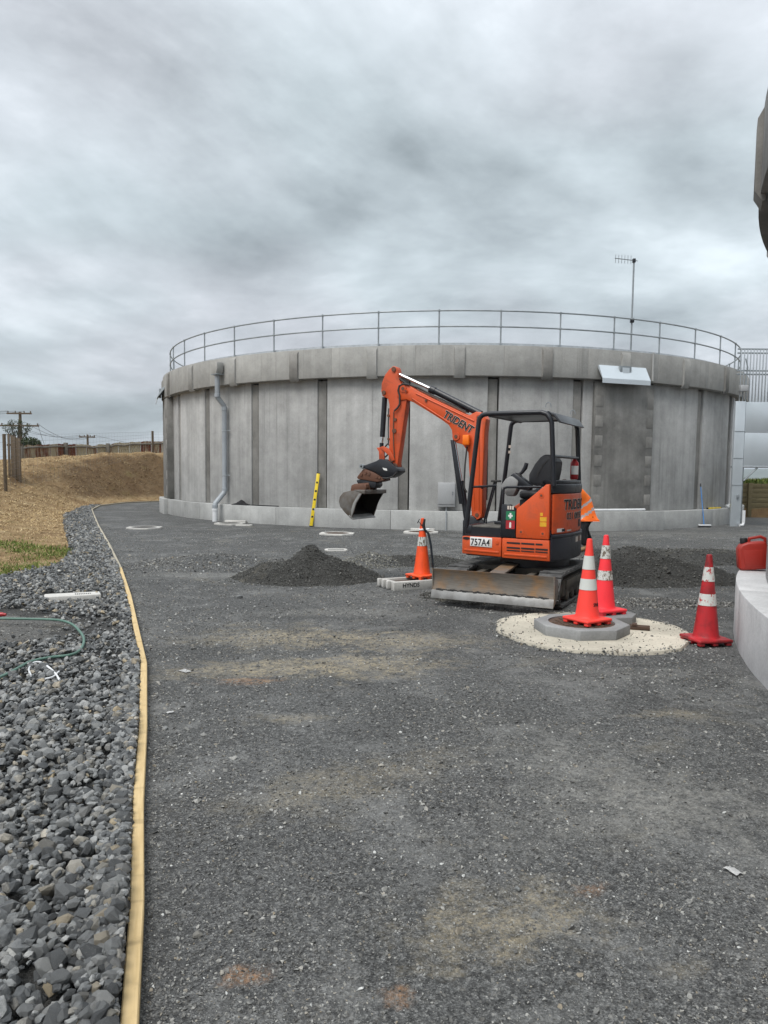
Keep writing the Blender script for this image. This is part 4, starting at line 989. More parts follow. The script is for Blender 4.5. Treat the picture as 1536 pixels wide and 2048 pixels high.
    part('mud_line', 'rubber', lambda b: [add_box(b, (1.322+0.001*math.sin(k), -0.72+0.024*k, 0.214+0.007*math.sin(k*1.7)*math.sin(k*.37)), (0.012, 0.027, 0.016+0.008*math.sin(k*0.9)), None, 0.003) for k in range(61)], bl, 30, UM)
    for s in (-1, 1):
        part('blade_cheek', 'blade', lambda b: add_prism(b, [(1.33, 0.11), (1.30, 0.26), (1.325, 0.485), (1.15, 0.42), (1.15, 0.2)], s*0.79-0.008, s*0.79+0.008, None, 0.003), bl, 30, UM)
    for s in (-1, 1): part('blade_arm', 'trackframe', lambda b: add_prism(b, [(0.35, 0.30), (1.25, 0.24), (1.25, 0.40), (0.35, 0.42)], s*0.34-0.045, s*0.34+0.045, None, 0.01), ex, 35, UM)
    part('blade_cover', 'blade', lambda b: add_prism(b, [(0.3, 0.50), (1.27, 0.40), (1.27, 0.43), (0.3, 0.53)], -0.10, 0.10, None, 0.006), ex, 35, UM)
    tube('blade_ram', 'black', [(0.35, 0, 0.40), (1.22, 0, 0.34)], 0.045, ex, 12, UM)
    # ---- house: base, side panels, rear
    YL = 0.73
    base_pts = [(0.79, 0.42), (0.79, YL-0.06), (0.74, YL-0.02)] + [(-0.42+(0.84*math.cos(R_(a))+0.42)*0.36, 0.84*math.sin(R_(a))) for a in range(120, 241, 8)] + [(0.74, -YL+0.02), (0.79, -YL+0.06), (0.79, -0.42)]
    def plate(b, z0, z1, sc=0.985):
        t = bmesh.new(); lo = [t.verts.new((x*sc, y*sc, z0)) for x, y in base_pts]; hi = [t.verts.new((x*sc, y*sc, z1)) for x, y in base_pts]; n = len(lo)
        t.faces.new(lo[::-1]); t.faces.new(hi)
        for i in range(n): t.faces.new((lo[i], lo[(i+1) % n], hi[(i+1) % n], hi[i]))
        bmesh.ops.recalc_face_normals(t, faces=t.faces[:]); merge(b, t)
    part('house_base', 'black', lambda b: plate(b, 0.60, 0.86, 0.95))
    part('deck_plate', 'black', lambda b: plate(b, 0.862, 0.985, 0.975))
    fl = part('floor_mat', 'floor_mat', lambda b: add_box(b, (0.44, 0.22, 0.992), (0.58, 0.92, 0.022), None, 0.006))
    part('front_step', 'black', lambda b: add_box(b, (0.70, 0.16, 0.95), (0.10, 1.08, 0.12), None, 0.02))
    # lower orange skirts on the left side
    sk = part('side_skirt', 'orange', lambda b: add_prism(b, [(0.772, 0.625), (0.222, 0.610), (0.222, 0.862), (0.772, 0.862)], YL-0.05, YL+0.012, None, 0.014), ex)
    prism('skirt_rib', 'orange', [(0.74, 0.668), (0.25, 0.655), (0.25, 0.683), (0.74, 0.693)], YL+0.006, YL+0.022, 0.006, sk)
    sk2 = part('side_skirt', 'orange', lambda b: add_prism(b, [(0.212, 0.602), (-0.43, 0.592), (-0.415, 0.862), (0.212, 0.862)], YL-0.05, YL+0.014, None, 0.014), ex)
    prism('skirt_rib', 'orange', [(0.18, 0.64), (-0.39, 0.632), (-0.39, 0.66), (0.18, 0.667)], YL+0.006, YL+0.024, 0.006, sk2)
    for (a, b_) in ((0.145, -0.035), (-0.05, -0.225), (-0.24, -0.33)):
        prism('vent_slot', 'ink', [(a, 0.795), (b_, 0.793), (b_, 0.815), (a, 0.816)], YL+0.004, YL+0.018, 0.0, sk2)
    for (a, b_) in ((0.145, -0.035), (-0.05, -0.225), (-0.24, -0.40)):
        prism('vent_slot', 'ink', [(a, 0.732), (b_, 0.729), (b_, 0.751), (a, 0.753)], YL+0.004, YL+0.018, 0.0, sk2)
        prism('vent_slot', 'ink', [(a, 0.70), (b_, 0.697), (b_, 0.712), (a, 0.714)], YL+0.004, YL+0.018, 0.0, sk2)
    pin('skirt_bolt', 'orange', 0.275, 0.80, 0.024, YL, YL+0.02, sk)
    # number plate
    pl = prism('number_plate', 'white', [(0.655, 0.735), (0.345, 0.728), (0.345, 0.855), (0.655, 0.86)], YL+0.012, YL+0.022, 0.004)
    def side_text(name, s, m, xz, size, parent, yy, bold=0.0, sx=1.0, dirv=(-1, 0), depth=0.003, shear=0.0):
        b = text_bm(s, size, depth, bold, shear, sx); u = Vector((dirv[0], 0, dirv[1])).normalized(); n = Vector((0, 1, 0)); v = n.cross(u)
        T = Matrix((u, v, n)).transposed().to_4x4(); T.translation = Vector((xz[0], yy, xz[1])); b.transform(T)
        return obj(name, b, M[m], parent, 0, HM)
    side_text('lettering', '757A4', 'ink', (0.645, 0.748), 0.128, pl, YL+0.0235, 0.012, 0.80)
    prism('registration_label', 'outline', [(0.385, 0.742), (0.355, 0.742), (0.355, 0.838), (0.385, 0.838)], YL+0.021, YL+0.025, 0.0, pl)
    part('badge', 'ink', lambda b: add_lathe(b, [(0.05, 0.0), (0.05, 0.006)], 18, Matrix.Translation((0.71, YL+0.012, 0.835)) @ Matrix.Rotation(-math.pi/2, 4, 'X') @ Matrix.Scale(0.36, 4, (0, 1, 0))))
    # upper orange panel with slanted top edge
    up = prism('side_cover', 'orange', [(0.028, 1.245), (0.028, 0.872), (-0.412, 0.868), (-0.402, 1.575), (-0.355, 1.57)], YL-0.06, YL+0.02, 0.018)
    for (x, z) in ((-0.30, 1.43), (-0.045, 0.955), (-0.33, 0.945)):
        pin('cover_bolt', 'orange', x, z, 0.036, YL+0.01, YL+0.024, up); pin('cover_bolt', 'rustbrown', x, z, 0.014, YL+0.02, YL+0.03, up)
    for z0, z1, x1 in ((1.17, 1.21, -0.325), (1.10, 1.155, -0.375), (1.035, 1.09, -0.375)):
        prism('warning_sticker', 'yellow_sticker', [(-0.29, z0), (x1, z0), (x1, z1), (-0.29, z1)], YL+0.018, YL+0.0225, 0.0, up)
    # black dash panel with stickers
    dp = prism('entry_panel', 'black', [(0.245, 0.875), (0.036, 0.872), (0.036, 1.23), (0.125, 1.30), (0.235, 1.30)], YL-0.10, YL+0.006, 0.012)
    prism('sticker', 'green_sticker', [(0.165, 1.10), (0.045, 1.10), (0.045, 1.215), (0.165, 1.215)], YL+0.004, YL+0.010, 0, dp)
    prism('sticker_cross', 'white', [(0.135, 1.145), (0.075, 1.145), (0.075, 1.168), (0.135, 1.168)], YL+0.008, YL+0.0125, 0, dp)
    prism('sticker_cross', 'white', [(0.117, 1.122), (0.093, 1.122), (0.093, 1.192), (0.117, 1.192)], YL+0.008, YL+0.013, 0, dp)
    prism('sticker', 'red_sticker', [(0.165, 0.985), (0.045, 0.985), (0.045, 1.095), (0.165, 1.095)], YL+0.004, YL+0.010, 0, dp)
    prism('sticker_bottle', 'white', [(0.118, 1.00), (0.092, 1.00), (0.092, 1.06), (0.100, 1.075), (0.110, 1.075), (0.118, 1.06)], YL+0.008, YL+0.0125, 0, dp)
    for k_ in range(3): prism('caution_label', 'outline', [(0.15-0.032*k_, 1.238), (0.128-0.032*k_, 1.238), (0.128-0.032*k_, 1.285), (0.15-0.032*k_, 1.285)], YL+0.004, YL+0.009, 0, dp)
    # rear: cap, orange door, counterweight
    def flat_rear(b):                      # the tail is flatter than a full round
        for v in b.verts:
            if v.co.x < -0.42: v.co.x = -0.42+(v.co.x+0.42)*0.36
    def arc(name, m, r0, r1, z0, z1, a0, a1, n=14, bev=0.012, parent=ex): return part(name, m, lambda b: (add_arc(b, r0, r1, z0, z1, a0, a1, n, None, bev), flat_rear(b)), parent, 40)
    arc('engine_core', 'black', 0.02, 0.72, 0.93, 1.46, 122, 238, 16, 0)
    arc('counterweight', 'navy', 0.55, 0.875, 0.585, 0.905, 121, 239, 18, 0.03)
    arc('counterweight_lip', 'navy', 0.55, 0.885, 0.885, 0.93, 123, 237, 18, 0.012)
    rd = arc('engine_door', 'orange', 0.60, 0.835, 0.935, 1.45, 122.5, 237, 18, 0.02)
    arc('door_top_cap', 'black', 0.45, 0.845, 1.455, 1.575, 121.5, 238, 18, 0.02)
    arc('rear_deck', 'black', 0.2, 0.80, 1.575, 1.62, 124, 236, 14, 0.015)
    def bent_text(name, s, m, size, a0, z, R, parent, bold, sx, depth=0.003, shear=0):
        b = text_bm(s, size, depth, bold, shear, sx)
        bmesh.ops.subdivide_edges(b, edges=[e for e in b.edges if e.calc_length() > 0.05], cuts=2)
        for v in b.verts:
            a = R_(a0)+v.co.x/R; r = R+v.co.z; v.co = Vector((r*math.cos(a), r*math.sin(a), z+v.co.y))
        flat_rear(b)
        for v in b.verts: v.co.x -= (R-0.8335)*0.8
        return obj(name, b, M[m], parent, 0, HM)
    bent_text('lettering_outline', 'TRIDENT', 'outline', 0.185, 145, 1.245, 0.8355, rd, 0.05, 1.25, shear=0.1)
    bent_text('lettering', 'TRIDENT', 'ink', 0.185, 145, 1.245, 0.8385, rd, 0.022, 1.25, shear=0.1)
    bent_text('lettering_outline', '021 08152', 'outline', 0.125, 152, 1.115, 0.8355, rd, 0.045, 1.3)
    bent_text('lettering', '021 08152', 'ink', 0.125, 152, 1.115, 0.8385, rd, 0.012, 1.3)
    arc('door_latch', 'ink', 0.80, 0.842, 0.995, 1.095, 188, 200, 3, 0.004, rd); arc('latch_plate', 'rustbrown', 0.80, 0.85, 1.03, 1.06, 191, 197, 1, 0.002, rd)
    arc('sticker', 'white', 0.80, 0.838, 0.958, 1.005, 133, 147, 3, 0, rd); arc('sticker', 'ink', 0.80, 0.8395, 0.963, 0.998, 143, 150, 2, 0, rd); arc('sticker', 'outline', 0.80, 0.838, 0.96, 0.98, 154, 165, 2, 0, rd)
    for i, m in enumerate(('outline', 'rustbrown', 'outline')):
        arc('sticker', m, 0.85, 0.879, 0.80, 0.87, 176+i*9, 184+i*9, 2, 0)
    # right side body
    prism('right_cover', 'orange', [(0.60, 0.63), (-0.41, 0.60), (-0.41, 1.50), (0.10, 1.45), (0.55, 1.15)], -YL, -YL+0.35, 0.03)
    # ---- operator's place
    prism('seat_base', 'black', [(0.12, 1.0), (-0.40, 1.0), (-0.40, 1.36), (0.12, 1.36)], -0.28, 0.34, 0.02)
    part('seat_cushion', 'seat', lambda b: add_box(b, (-0.08, 0.03, 1.42), (0.48, 0.46, 0.12), None, 0.05, 3))
    sb = prism('seat_backrest', 'seat', c2([(830, 760), (835, 680), (880, 600), (925, 545), (965, 520), (1010, 530), (1042, 580), (1035, 650), (1015, 740), (985, 790)], 0.03), -0.19, 0.25, 0.05)
    prism('seat_seam', 'rubber', c2([(862, 690), (905, 610), (955, 560), (960, 566), (912, 618), (870, 695)], 0.25), 0.24, 0.256, 0.0, sb)
    # left console with joystick
    cs = prism('control_console', 'console', c2([(585, 775), (630, 715), (680, 690), (735, 735), (720, 800), (690, 860), (640, 855), (605, 820)], 0.50), 0.42, 0.60, 0.03)
    prism('console_arm', 'black', c2([(660, 690), (700, 665), (770, 720), (830, 770), (820, 815), (720, 800)], 0.50), 0.44, 0.58, 0.02)
    js = [(p[0], 0.52, p[1]) for p in c2([(715, 690), (745, 665), (770, 630), (782, 590)], 0.52)]
    tube('joystick', 'black', js, [0.022, 0.022, 0.030, 0.026]); part('joystick_boot', 'rubber', lambda b: add_lathe(b, [(0.06, js[0][2]-0.05), (0.045, js[0][2]), (0.02, js[0][2]+0.03)], 14, Matrix.Translation((js[0][0], 0.52, 0))))
    tube('console_stand', 'black', [(0.16, 0.51, 1.0), (0.14, 0.51, 1.22)], [0.07, 0.05])
    prism('right_console', 'black', [(0.30, 1.0), (-0.30, 1.0), (-0.30, 1.50), (0.10, 1.50), (0.30, 1.35)], -0.66, -0.34, 0.03)
    tube('right_joystick', 'black', [(0.12, -0.50, 1.48), (0.12, -0.50, 1.56), (0.15, -0.50, 1.66)], [0.02, 0.022, 0.028])
    hb = [(p[0], 0.66, p[1]) for p in c2([(590, 950), (592, 820), (600, 793), (625, 785), (900, 783)], 0.66)]
    tube('grab_rail', 'black', hb, 0.017)
    # travel levers and pedals
    for yy, (a, b_) in ((0.20, ((455, 1040), (535, 745))), (0.10, ((440, 1045), (520, 745)))):
        p, q = c2([a, b_], yy); lv = tube('travel_lever', 'black', [(p[0], yy, 1.0), (p[0], yy, p[1]), (q[0], yy, q[1])], 0.012)
        box('lever_knob', 'rubber', (q[0]-0.01, yy, q[1]+0.015), (0.11, 0.06, 0.03), 0.01, lv)
    for yy in (0.35, 0.0): box('foot_pedal', 'black', (0.36, yy, 1.035), (0.18, 0.09, 0.04), 0.01)
    box('front_grab_bar', 'black', (0.72, 0.16, 1.50), (0.03, 0.03, 0.03), 0.004)
    part('safety_bar', 'black', lambda b: add_tube(b, [(0.665, YL-0.04, 1.52), (0.64, 0.35, 1.52), (0.45, 0.33, 1.54)], 0.016, 8))
    # ---- canopy
    def hoop(yy, nm):
        f0 = c2([(275, 1120)], yy)[0] if yy > 0 else (0.66, 1.0)
        a = c2([(395, 250), (402, 225), (425, 203), (470, 192), (900, 180), (945, 195), (975, 235), (985, 270), (1002, 770)], YL-0.04)
        pts = [(0.735, yy, 0.98)]+[(p[0], yy, p[1]) for p in a[:-1]]+[(a[-1][0]+0.0, yy, 1.55)]
        tube(nm, 'black', pts, 0.032, ex, 12)
    hoop(YL-0.04, 'canopy_frame'); hoop(-YL+0.10, 'canopy_frame')
    zt = hp(1075, 824, YL-0.04)[1]
    for x in (0.44, -0.34): tube('canopy_crossbar', 'black', [(x, -YL+0.10, zt-0.02), (x, YL-0.04, zt-0.02)], 0.028)
    tube('rear_crossbar', 'black', [(-0.42, YL-0.04, 1.93), (-0.42, -YL+0.10, 1.93)], 0.02)
    part('canopy_roof', 'roof', lambda b: (add_prism(b, [(0.46, zt-0.035), (0.40, zt+0.005), (-0.28, zt+0.02), (-0.42, zt-0.02), (-0.50, zt-0.13), (-0.475, zt-0.14), (-0.40, zt-0.05), (-0.28, zt-0.015), (0.38, zt-0.03)], -YL+0.13, YL-0.075, None, 0.008), add_prism(b, [(0.2, zt+0.012), (0.1, zt+0.035), (-0.22, zt+0.04), (-0.36, zt+0.0)], -0.4, 0.35, None, 0.01)), ex)
    for yy in (YL-0.08, -YL+0.14):
        part('lifting_ring', 'galvrail', lambda b: add_tube(b, [(-0.33+0.035*math.cos(t_), yy, zt+0.075+0.045*math.sin(t_)) for t_ in [k*math.pi/8 for k in range(-1, 10)]], 0.006, 6))
    for z in (2.02, 2.10): box('frame_sticker', 'outline', (0.585+0.03*(2.1-z), -YL+0.135, z), (0.035, 0.005, 0.04), 0)
    part('fire_extinguisher', 'extred', lambda b: add_lathe(b, [(0.05, 1.63), (0.058, 1.65), (0.058, 1.86), (0.03, 1.90), (0.02, 1.94)], 16, Matrix.Translation((-0.40, -0.50, 0))))
    fe = part('extinguisher_label', 'white', lambda b: add_arc(b, 0.0575, 0.0595, 1.70, 1.82, 60, 170, 6, Matrix.Translation((-0.40, -0.50, 0))))
    # ---- swing bracket and boom
    prism('swing_bracket', 'black', [(0.70, 0.70), (0.95, 0.70), (1.02, 0.80), (1.02, 1.02), (0.97, 1.10), (0.86, 1.10), (0.78, 1.02)], -0.13, 0.13, 0.02)
    pin('swing_pin', 'black', 0.90, 0.66, 0.09, -0.10, 0.10)
    boom_px = [(799, 768), (812, 768), (840, 784), (870, 799), (937, 831), (952, 823), (964, 825), (972, 838), (969, 862), (965, 960), (964, 1036), (943, 1036), (939, 960), (936, 905), (925, 889), (913, 886), (905, 879), (903, 860), (897, 850), (885, 841), (855, 822), (827, 805), (812, 799), (801, 801), (793, 792), (793, 776)]
    bo = prism('boom', 'orange', [hp(a, b_, 0.09) for a, b_ in boom_px], -0.09, 0.09, 0.014)
    def lens(px0, px1, w, yy, nm, m, parent):
        a, b_ = hp(*px0, yy), hp(*px1, yy); tube(nm, m, [(a[0], yy, a[1]), (b_[0], yy, b_[1])], w, parent)
    # raised stiffener line along the boom, pins and bosses
    lens((832, 787), (948, 842), 0.011, 0.092, 'boom_rib', 'orange', bo); lens((824, 797), (900, 846), 0.009, 0.092, 'boom_rib', 'orange', bo)
    lens((958, 870), (957, 1030), 0.010, 0.092, 'boom_rib', 'orange', bo); lens((944, 905), (949, 1030), 0.008, 0.092, 'boom_rib', 'orange', bo)
    for (px, py, r) in ((806, 777, 0.052), (812, 782, 0.026), (912, 873, 0.055), (957, 835, 0.04), (954, 1030, 0.06)):
        x, z = hp(px, py, 0.1); pin('boom_pin', 'orange_worn', x, z, r, -0.105, 0.105, bo); pin('pin_cap', 'rustbrown', x, z, r*0.45, 0.10, 0.113, bo)
    x, z = hp(852, 801, 0.1); pin('grease_boss', 'rustbrown', x, z, 0.018, 0.08, 0.11, bo)
    a, b_ = hp(885, 833, 0.0935), hp(942, 867, 0.0935)
    side_text('lettering_outline', 'TRIDENT', 'outline', a, 0.148, bo, 0.0935, 0.05, 0.83, (b_[0]-a[0], b_[1]-a[1]), shear=0.1)
    side_text('lettering', 'TRIDENT', 'ink', a, 0.148, bo, 0.0965, 0.02, 0.83, (b_[0]-a[0], b_[1]-a[1]), shear=0.1)
    bx_, bz_ = hp(933, 880, 0.14); box('work_lamp', 'beacon', (bx_, 0.145, bz_), (0.10, 0.07, 0.145), 0.016)
    # boom rams
    for yy, nm in ((0.055, 'boom_ram'), (-0.055, 'boom_ram')):
        p, q, r_ = hp(908, 876, yy), hp(923, 962, yy), hp(935, 1050, yy)
        o = tube(nm, 'black', [(q[0]-0.0, yy, q[1]), (r_[0], yy, r_[1])], 0.042, ex, 14)
        tube('ram_rod', 'chrome', [(p[0], yy, p[1]), (q[0], yy, q[1])], 0.020, o, 12)
    p, q = hp(906, 880, 0.12), hp(924, 1008, 0.12); prism('ram_guard', 'black', [(p[0]+0.04, p[1]), (p[0]-0.005, p[1]), (q[0]-0.03, q[1]), (q[0]+0.045, q[1])], 0.10, 0.125, 0.004)
    tube('boom_hose', 'rubber', [(*(hp(934, 893, 0.12)[:1]), 0.12, hp(934, 893, 0.12)[1]), (hp(930, 930, 0.14)[0], 0.14, hp(930, 930, 0.14)[1]), (hp(928, 975, 0.15)[0], 0.15, hp(928, 975, 0.15)[1]), (hp(934, 985, 0.13)[0], 0.13, hp(934, 985, 0.13)[1])], 0.012)
    tube('boom_hose', 'rubber', [(hp(966, 850, -0.1)[0], -0.1, hp(966, 850, -0.1)[1]), (hp(973, 900, -0.13)[0], -0.13, hp(973, 900, -0.13)[1]), (hp(972, 1000, -0.13)[0], -0.13, hp(972, 1000, -0.13)[1])], 0.022)
    # arm ram on top of boom
    p, q, r_ = hp(792, 746), hp(864, 779), hp(962, 828)
    o = tube('arm_ram', 'black', [(q[0], 0, q[1]), (r_[0], 0, r_[1])], 0.048, ex, 14); tube('ram_rod', 'chrome', [(p[0], 0, p[1]), (q[0], 0, q[1])], 0.024, o, 12)
    tube('ram_collar', 'black', [(q[0]+0.03, 0, q[1]+0.01), (q[0]-0.05, 0, q[1]-0.025)], 0.056, o, 14)
    for k, yy in enumerate((-0.05, 0.0, 0.05)):
        pts = [hp(800+k, 756+k*2), hp(815, 772-k), hp(840, 782-2*k), (hp(880, 800)[0], hp(880, 800)[1]), hp(935, 826)]
        tube('boom_hose', 'rubber', [(p_[0], yy, p_[1]+0.012) for p_ in pts], 0.013, bo, 8)
    tube('hard_line', 'rustbrown', [(hp(838, 779)[0], 0.07, hp(838, 779)[1]), (hp(935, 826)[0], 0.07, hp(935, 826)[1])], 0.009, bo, 6)
    # ---- arm
    arm_pts = c3([(700, 152), (733, 162), (745, 190), (745, 255), (775, 320), (830, 380), (842, 420), (832, 480), (800, 700), (768, 930), (748, 1060), (742, 1130), (700, 1150), (660, 1100), (655, 1040), (663, 900), (663, 520), (650, 468), (597, 442), (585, 400), (590, 320), (620, 240), (662, 185)], 0.07)
    ar = prism('arm', 'orange_worn', arm_pts, -0.07, 0.07, 0.014)
    for (a, b_, r) in ((708, 185, 0.036), (612, 408, 0.032), (790, 365, 0.05), (722, 668, 0.024), (712, 775, 0.034), (655, 630, 0.02), (656, 855, 0.016), (690, 1055, 0.034), (715, 1115, 0.045)):
        x, z = c3([(a, b_)], 0.08)[0]; pin('arm_pin', 'rustbrown', x, z, r, -0.085, 0.088, ar)
    tube('arm_hose', 'rubber', [(p_[0], 0.10, p_[1]) for p_ in c3([(860, 335), (800, 325), (760, 345), (750, 390), (765, 440), (765, 520), (745, 555), (712, 585)], 0.10)], 0.014, ar, 8)
    tube('arm_line', 'rustbrown', [(p_[0], 0.077, p_[1]) for p_ in c3([(708, 590), (704, 760), (706, 900), (715, 1040)], 0.077)], 0.009, ar, 6)
    tube('arm_line', 'rubber', [(p_[0], 0.06, p_[1]) for p_ in c3([(660, 560), (655, 760), (658, 900)], 0.06)], 0.009, ar, 6)
    # bucket ram and links
    p, q, r_, s_ = c3([(622, 455), (598, 835), (592, 905), (590, 945)])
    o = tube('bucket_ram', 'black', [(p[0], 0, p[1]), (q[0], 0, q[1])], 0.040, ex, 14); tube('ram_rod', 'chrome', [(q[0], 0, q[1]), (r_[0], 0, r_[1])], 0.022, o, 12); tube('ram_eye', 'black', [(r_[0], 0, r_[1]+0.02), (s_[0], 0, s_[1]-0.02)], 0.032, o, 12)
    for yy in (-0.085, 0.085):
        prism('tipping_link', 'orange_worn', c3([(575, 935), (610, 922), (665, 950), (705, 1010), (720, 1060), (690, 1065), (660, 1010), (620, 975)], yy), yy-0.014, yy+0.014, 0.005)
        prism('bucket_link', 'orange_worn', c3([(545, 938), (590, 935), (618, 960), (622, 1060), (570, 1062), (568, 975)], yy*0.8), yy*0.8-0.014, yy*0.8+0.014, 0.005)
    # tilting hitch
    prism('hitch_head', 'black', c3([(395, 1110), (430, 1105), (540, 1065), (570, 1045), (640, 1055), (690, 1090), (745, 1140), (748, 1170), (700, 1205), (650, 1228), (590, 1215), (520, 1170), (440, 1140), (410, 1138)], 0.13), -0.13, 0.13, 0.012)
    x, z = c3([(402, 1118)], 0.13)[0]; pin('hitch_eye', 'galvrail', x, z, 0.036, 0.09, 0.15); pin('hitch_eye_hole', 'ink', x, z, 0.016, 0.145, 0.153)
    prism('hitch_label', 'white', c3([(600, 1130), (640, 1138), (645, 1160), (612, 1152)], 0.133), 0.130, 0.1345, 0)
    tube('hitch_hose', 'rubber', [(p_[0], 0.15, p_[1]) for p_ in c3([(735, 1175), (700, 1215), (650, 1232), (600, 1228)], 0.15)], 0.012, ex, 8)
    tube('hitch_hose', 'rubber', [(p_[0], 0.03, p_[1]) for p_ in c3([(625, 930), (650, 900), (675, 925), (655, 1000), (625, 1030)], 0.03)], 0.012, ex, 8)
    tl = prism('tilt_frame', 'rustbrown', c3([(412, 1142), (440, 1140), (520, 1175), (600, 1222), (612, 1252), (545, 1268), (430, 1248), (365, 1240), (350, 1222)], 0.12), -0.12, 0.12, 0.012)
    for (a, b_) in ((395, 1195), (435, 1180), (470, 1190), (545, 1215), (570, 1225)):
        x, z = c3([(a, b_)], 0.13)[0]; pin('frame_bolt', 'rustbrown', x, z, 0.022, 0.11, 0.135, tl)
    prism('tilt_cylinder', 'black', c3([(345, 1250), (400, 1238), (540, 1262), (545, 1300), (520, 1330), (370, 1300)], 0.09), -0.12, 0.10, 0.02)
    prism('tilt_bracket', 'rustbrown', c3([(300, 1300), (330, 1285), (440, 1290), (445, 1325), (430, 1350), (290, 1355)], 0.20), -0.16, 0.20, 0.01)
    # bucket
    B = 0.34
    outer = c3([(420, 1352), (285, 1352), (225, 1368), (192, 1410), (184, 1455), (195, 1500), (240, 1560), (305, 1624)], B)
    front = c3([(303, 1618), (330, 1540), (350, 1470), (405, 1378), (420, 1352)], B)
    def shell(b):
        cx = sum(p[0] for p in outer)/len(outer); cz = sum(p[1] for p in outer)/len(outer)
        inner = [(p[0]+(cx-p[0])*0.07, p[1]+(cz-p[1])*0.07) for p in outer]; t = bmesh.new(); rows = []
        for yy in (-B, B):
            rows.append(([t.verts.new((p[0], yy, p[1])) for p in outer], [t.verts.new((p[0], yy, p[1])) for p in inner]))
        n = len(outer)
        for i in range(n-1):
            t.faces.new((rows[0][0][i], rows[0][0][i+1], rows[1][0][i+1], rows[1][0][i])); t.faces.new((rows[0][1][i], rows[1][1][i], rows[1][1][i+1], rows[0][1][i+1]))
            for r_ in (0, 1): t.faces.new((rows[r_][0][i], rows[r_][1][i], rows[r_][1][i+1], rows[r_][0][i+1]))
        for i in (0, n-1): t.faces.new((rows[0][0][i], rows[1][0][i], rows[1][1][i], rows[0][1][i]))
        bmesh.ops.recalc_face_normals(t, faces=t.faces[:]); merge(b, t)
    bk = part('bucket', 'bucket', shell, ex, 40)
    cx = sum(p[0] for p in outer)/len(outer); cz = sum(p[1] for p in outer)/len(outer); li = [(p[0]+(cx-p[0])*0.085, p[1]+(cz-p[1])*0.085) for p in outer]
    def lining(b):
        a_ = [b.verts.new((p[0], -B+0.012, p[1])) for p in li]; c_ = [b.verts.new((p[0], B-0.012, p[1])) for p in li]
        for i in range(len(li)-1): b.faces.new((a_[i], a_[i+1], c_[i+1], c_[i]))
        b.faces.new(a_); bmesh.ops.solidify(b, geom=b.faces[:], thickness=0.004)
    part('soil_lining', 'soil', lining, bk, 40)  # thin sheet added inside so the bucket opening looks shaded
    for yy in (-B, B): prism('bucket_side', 'bucket', outer+front[1:-1], yy-0.01, yy+0.01, 0.003, bk)
    e = front[0]; part('bucket_lip', 'bladeedge', lambda b: add_prism(b, [(e[0]+0.05, e[1]+0.04), (e[0]-0.025, e[1]-0.018), (e[0]-0.04, e[1]-0.008), (e[0]+0.03, e[1]+0.055)], -B-0.014, B+0.014, None, 0.003), bk)
    t0 = outer[0]; part('bucket_top_bar', 'bucket', lambda b: add_prism(b, [(t0[0]+0.16, t0[1]+0.012), (t0[0]-0.02, t0[1]+0.012), (t0[0]-0.02, t0[1]-0.05), (t0[0]+0.16, t0[1]-0.004)], -B-0.012, B+0.012, None, 0.006), bk)
    for yy in (-B-0.012, B+0.012): prism('side_cutter', 'bladeedge', [front[0], front[1], front[2], front[3], (front[3][0]+0.05, front[3][1]), (front[2][0]+0.05, front[2][1]), (front[1][0]+0.05, front[1][1])], yy-0.006, yy+0.006, 0.002, bk)
    for yy in (-0.10, 0.10): prism('bucket_ear', 'rustbrown', [(t0[0]+0.30, t0[1]), (t0[0]+0.02, t0[1]), (t0[0]+0.05, t0[1]+0.12), (t0[0]+0.27, t0[1]+0.10)], yy-0.012, yy+0.012, 0.004, bk)
    return ex
excavator()

# ------------------------------------------------------------------ manholes, pads, frames in the ground
def octagon(bm, r, z0, z1, r_in=None, M_=None, rot=R_(22.5), bev=0.0):
    t = bmesh.new(); k = 8
    lo = [t.verts.new((r*math.cos(rot+2*math.pi*i/k), r*math.sin(rot+2*math.pi*i/k), z0)) for i in range(k)]; hi = [t.verts.new((v.co.x, v.co.y, z1)) for v in lo]
    if r_in:
        n = 32; li = [t.verts.new((r_in*math.cos(rot+2*math.pi*i/n), r_in*math.sin(rot+2*math.pi*i/n), z0)) for i in range(n)]; hi_ = [t.verts.new((v.co.x, v.co.y, z1)) for v in li]; m = n//k
        for i in range(k):
            j = (i+1) % k
            t.faces.new((lo[i], lo[j], hi[j], hi[i])); t.faces.new([hi[i], hi[j]]+[hi_[(i*m+q) % n] for q in range(m, -1, -1)])
            t.faces.new([lo[j], lo[i]]+[li[(i*m+q) % n] for q in range(m+1)])
        for i in range(n): t.faces.new((li[i], hi_[i], hi_[(i+1) % n], li[(i+1) % n]))
    else:
        t.faces.new(lo[::-1]); t.faces.new(hi)
        for i in range(k): t.faces.new((lo[i], lo[(i+1) % k], hi[(i+1) % k], hi[i]))
    bmesh.ops.recalc_face_normals(t, faces=t.faces[:])
    if bev:
        bmesh.ops.bevel(t, geom=[e for e in t.edges if len(e.link_faces) == 2 and e.calc_face_angle(0) > 0.6 and e.calc_length() > r*0.3], offset=bev, segments=2, profile=0.5, affect='EDGES')
    if M_ is not None: t.transform(M_)
    merge(bm, t)
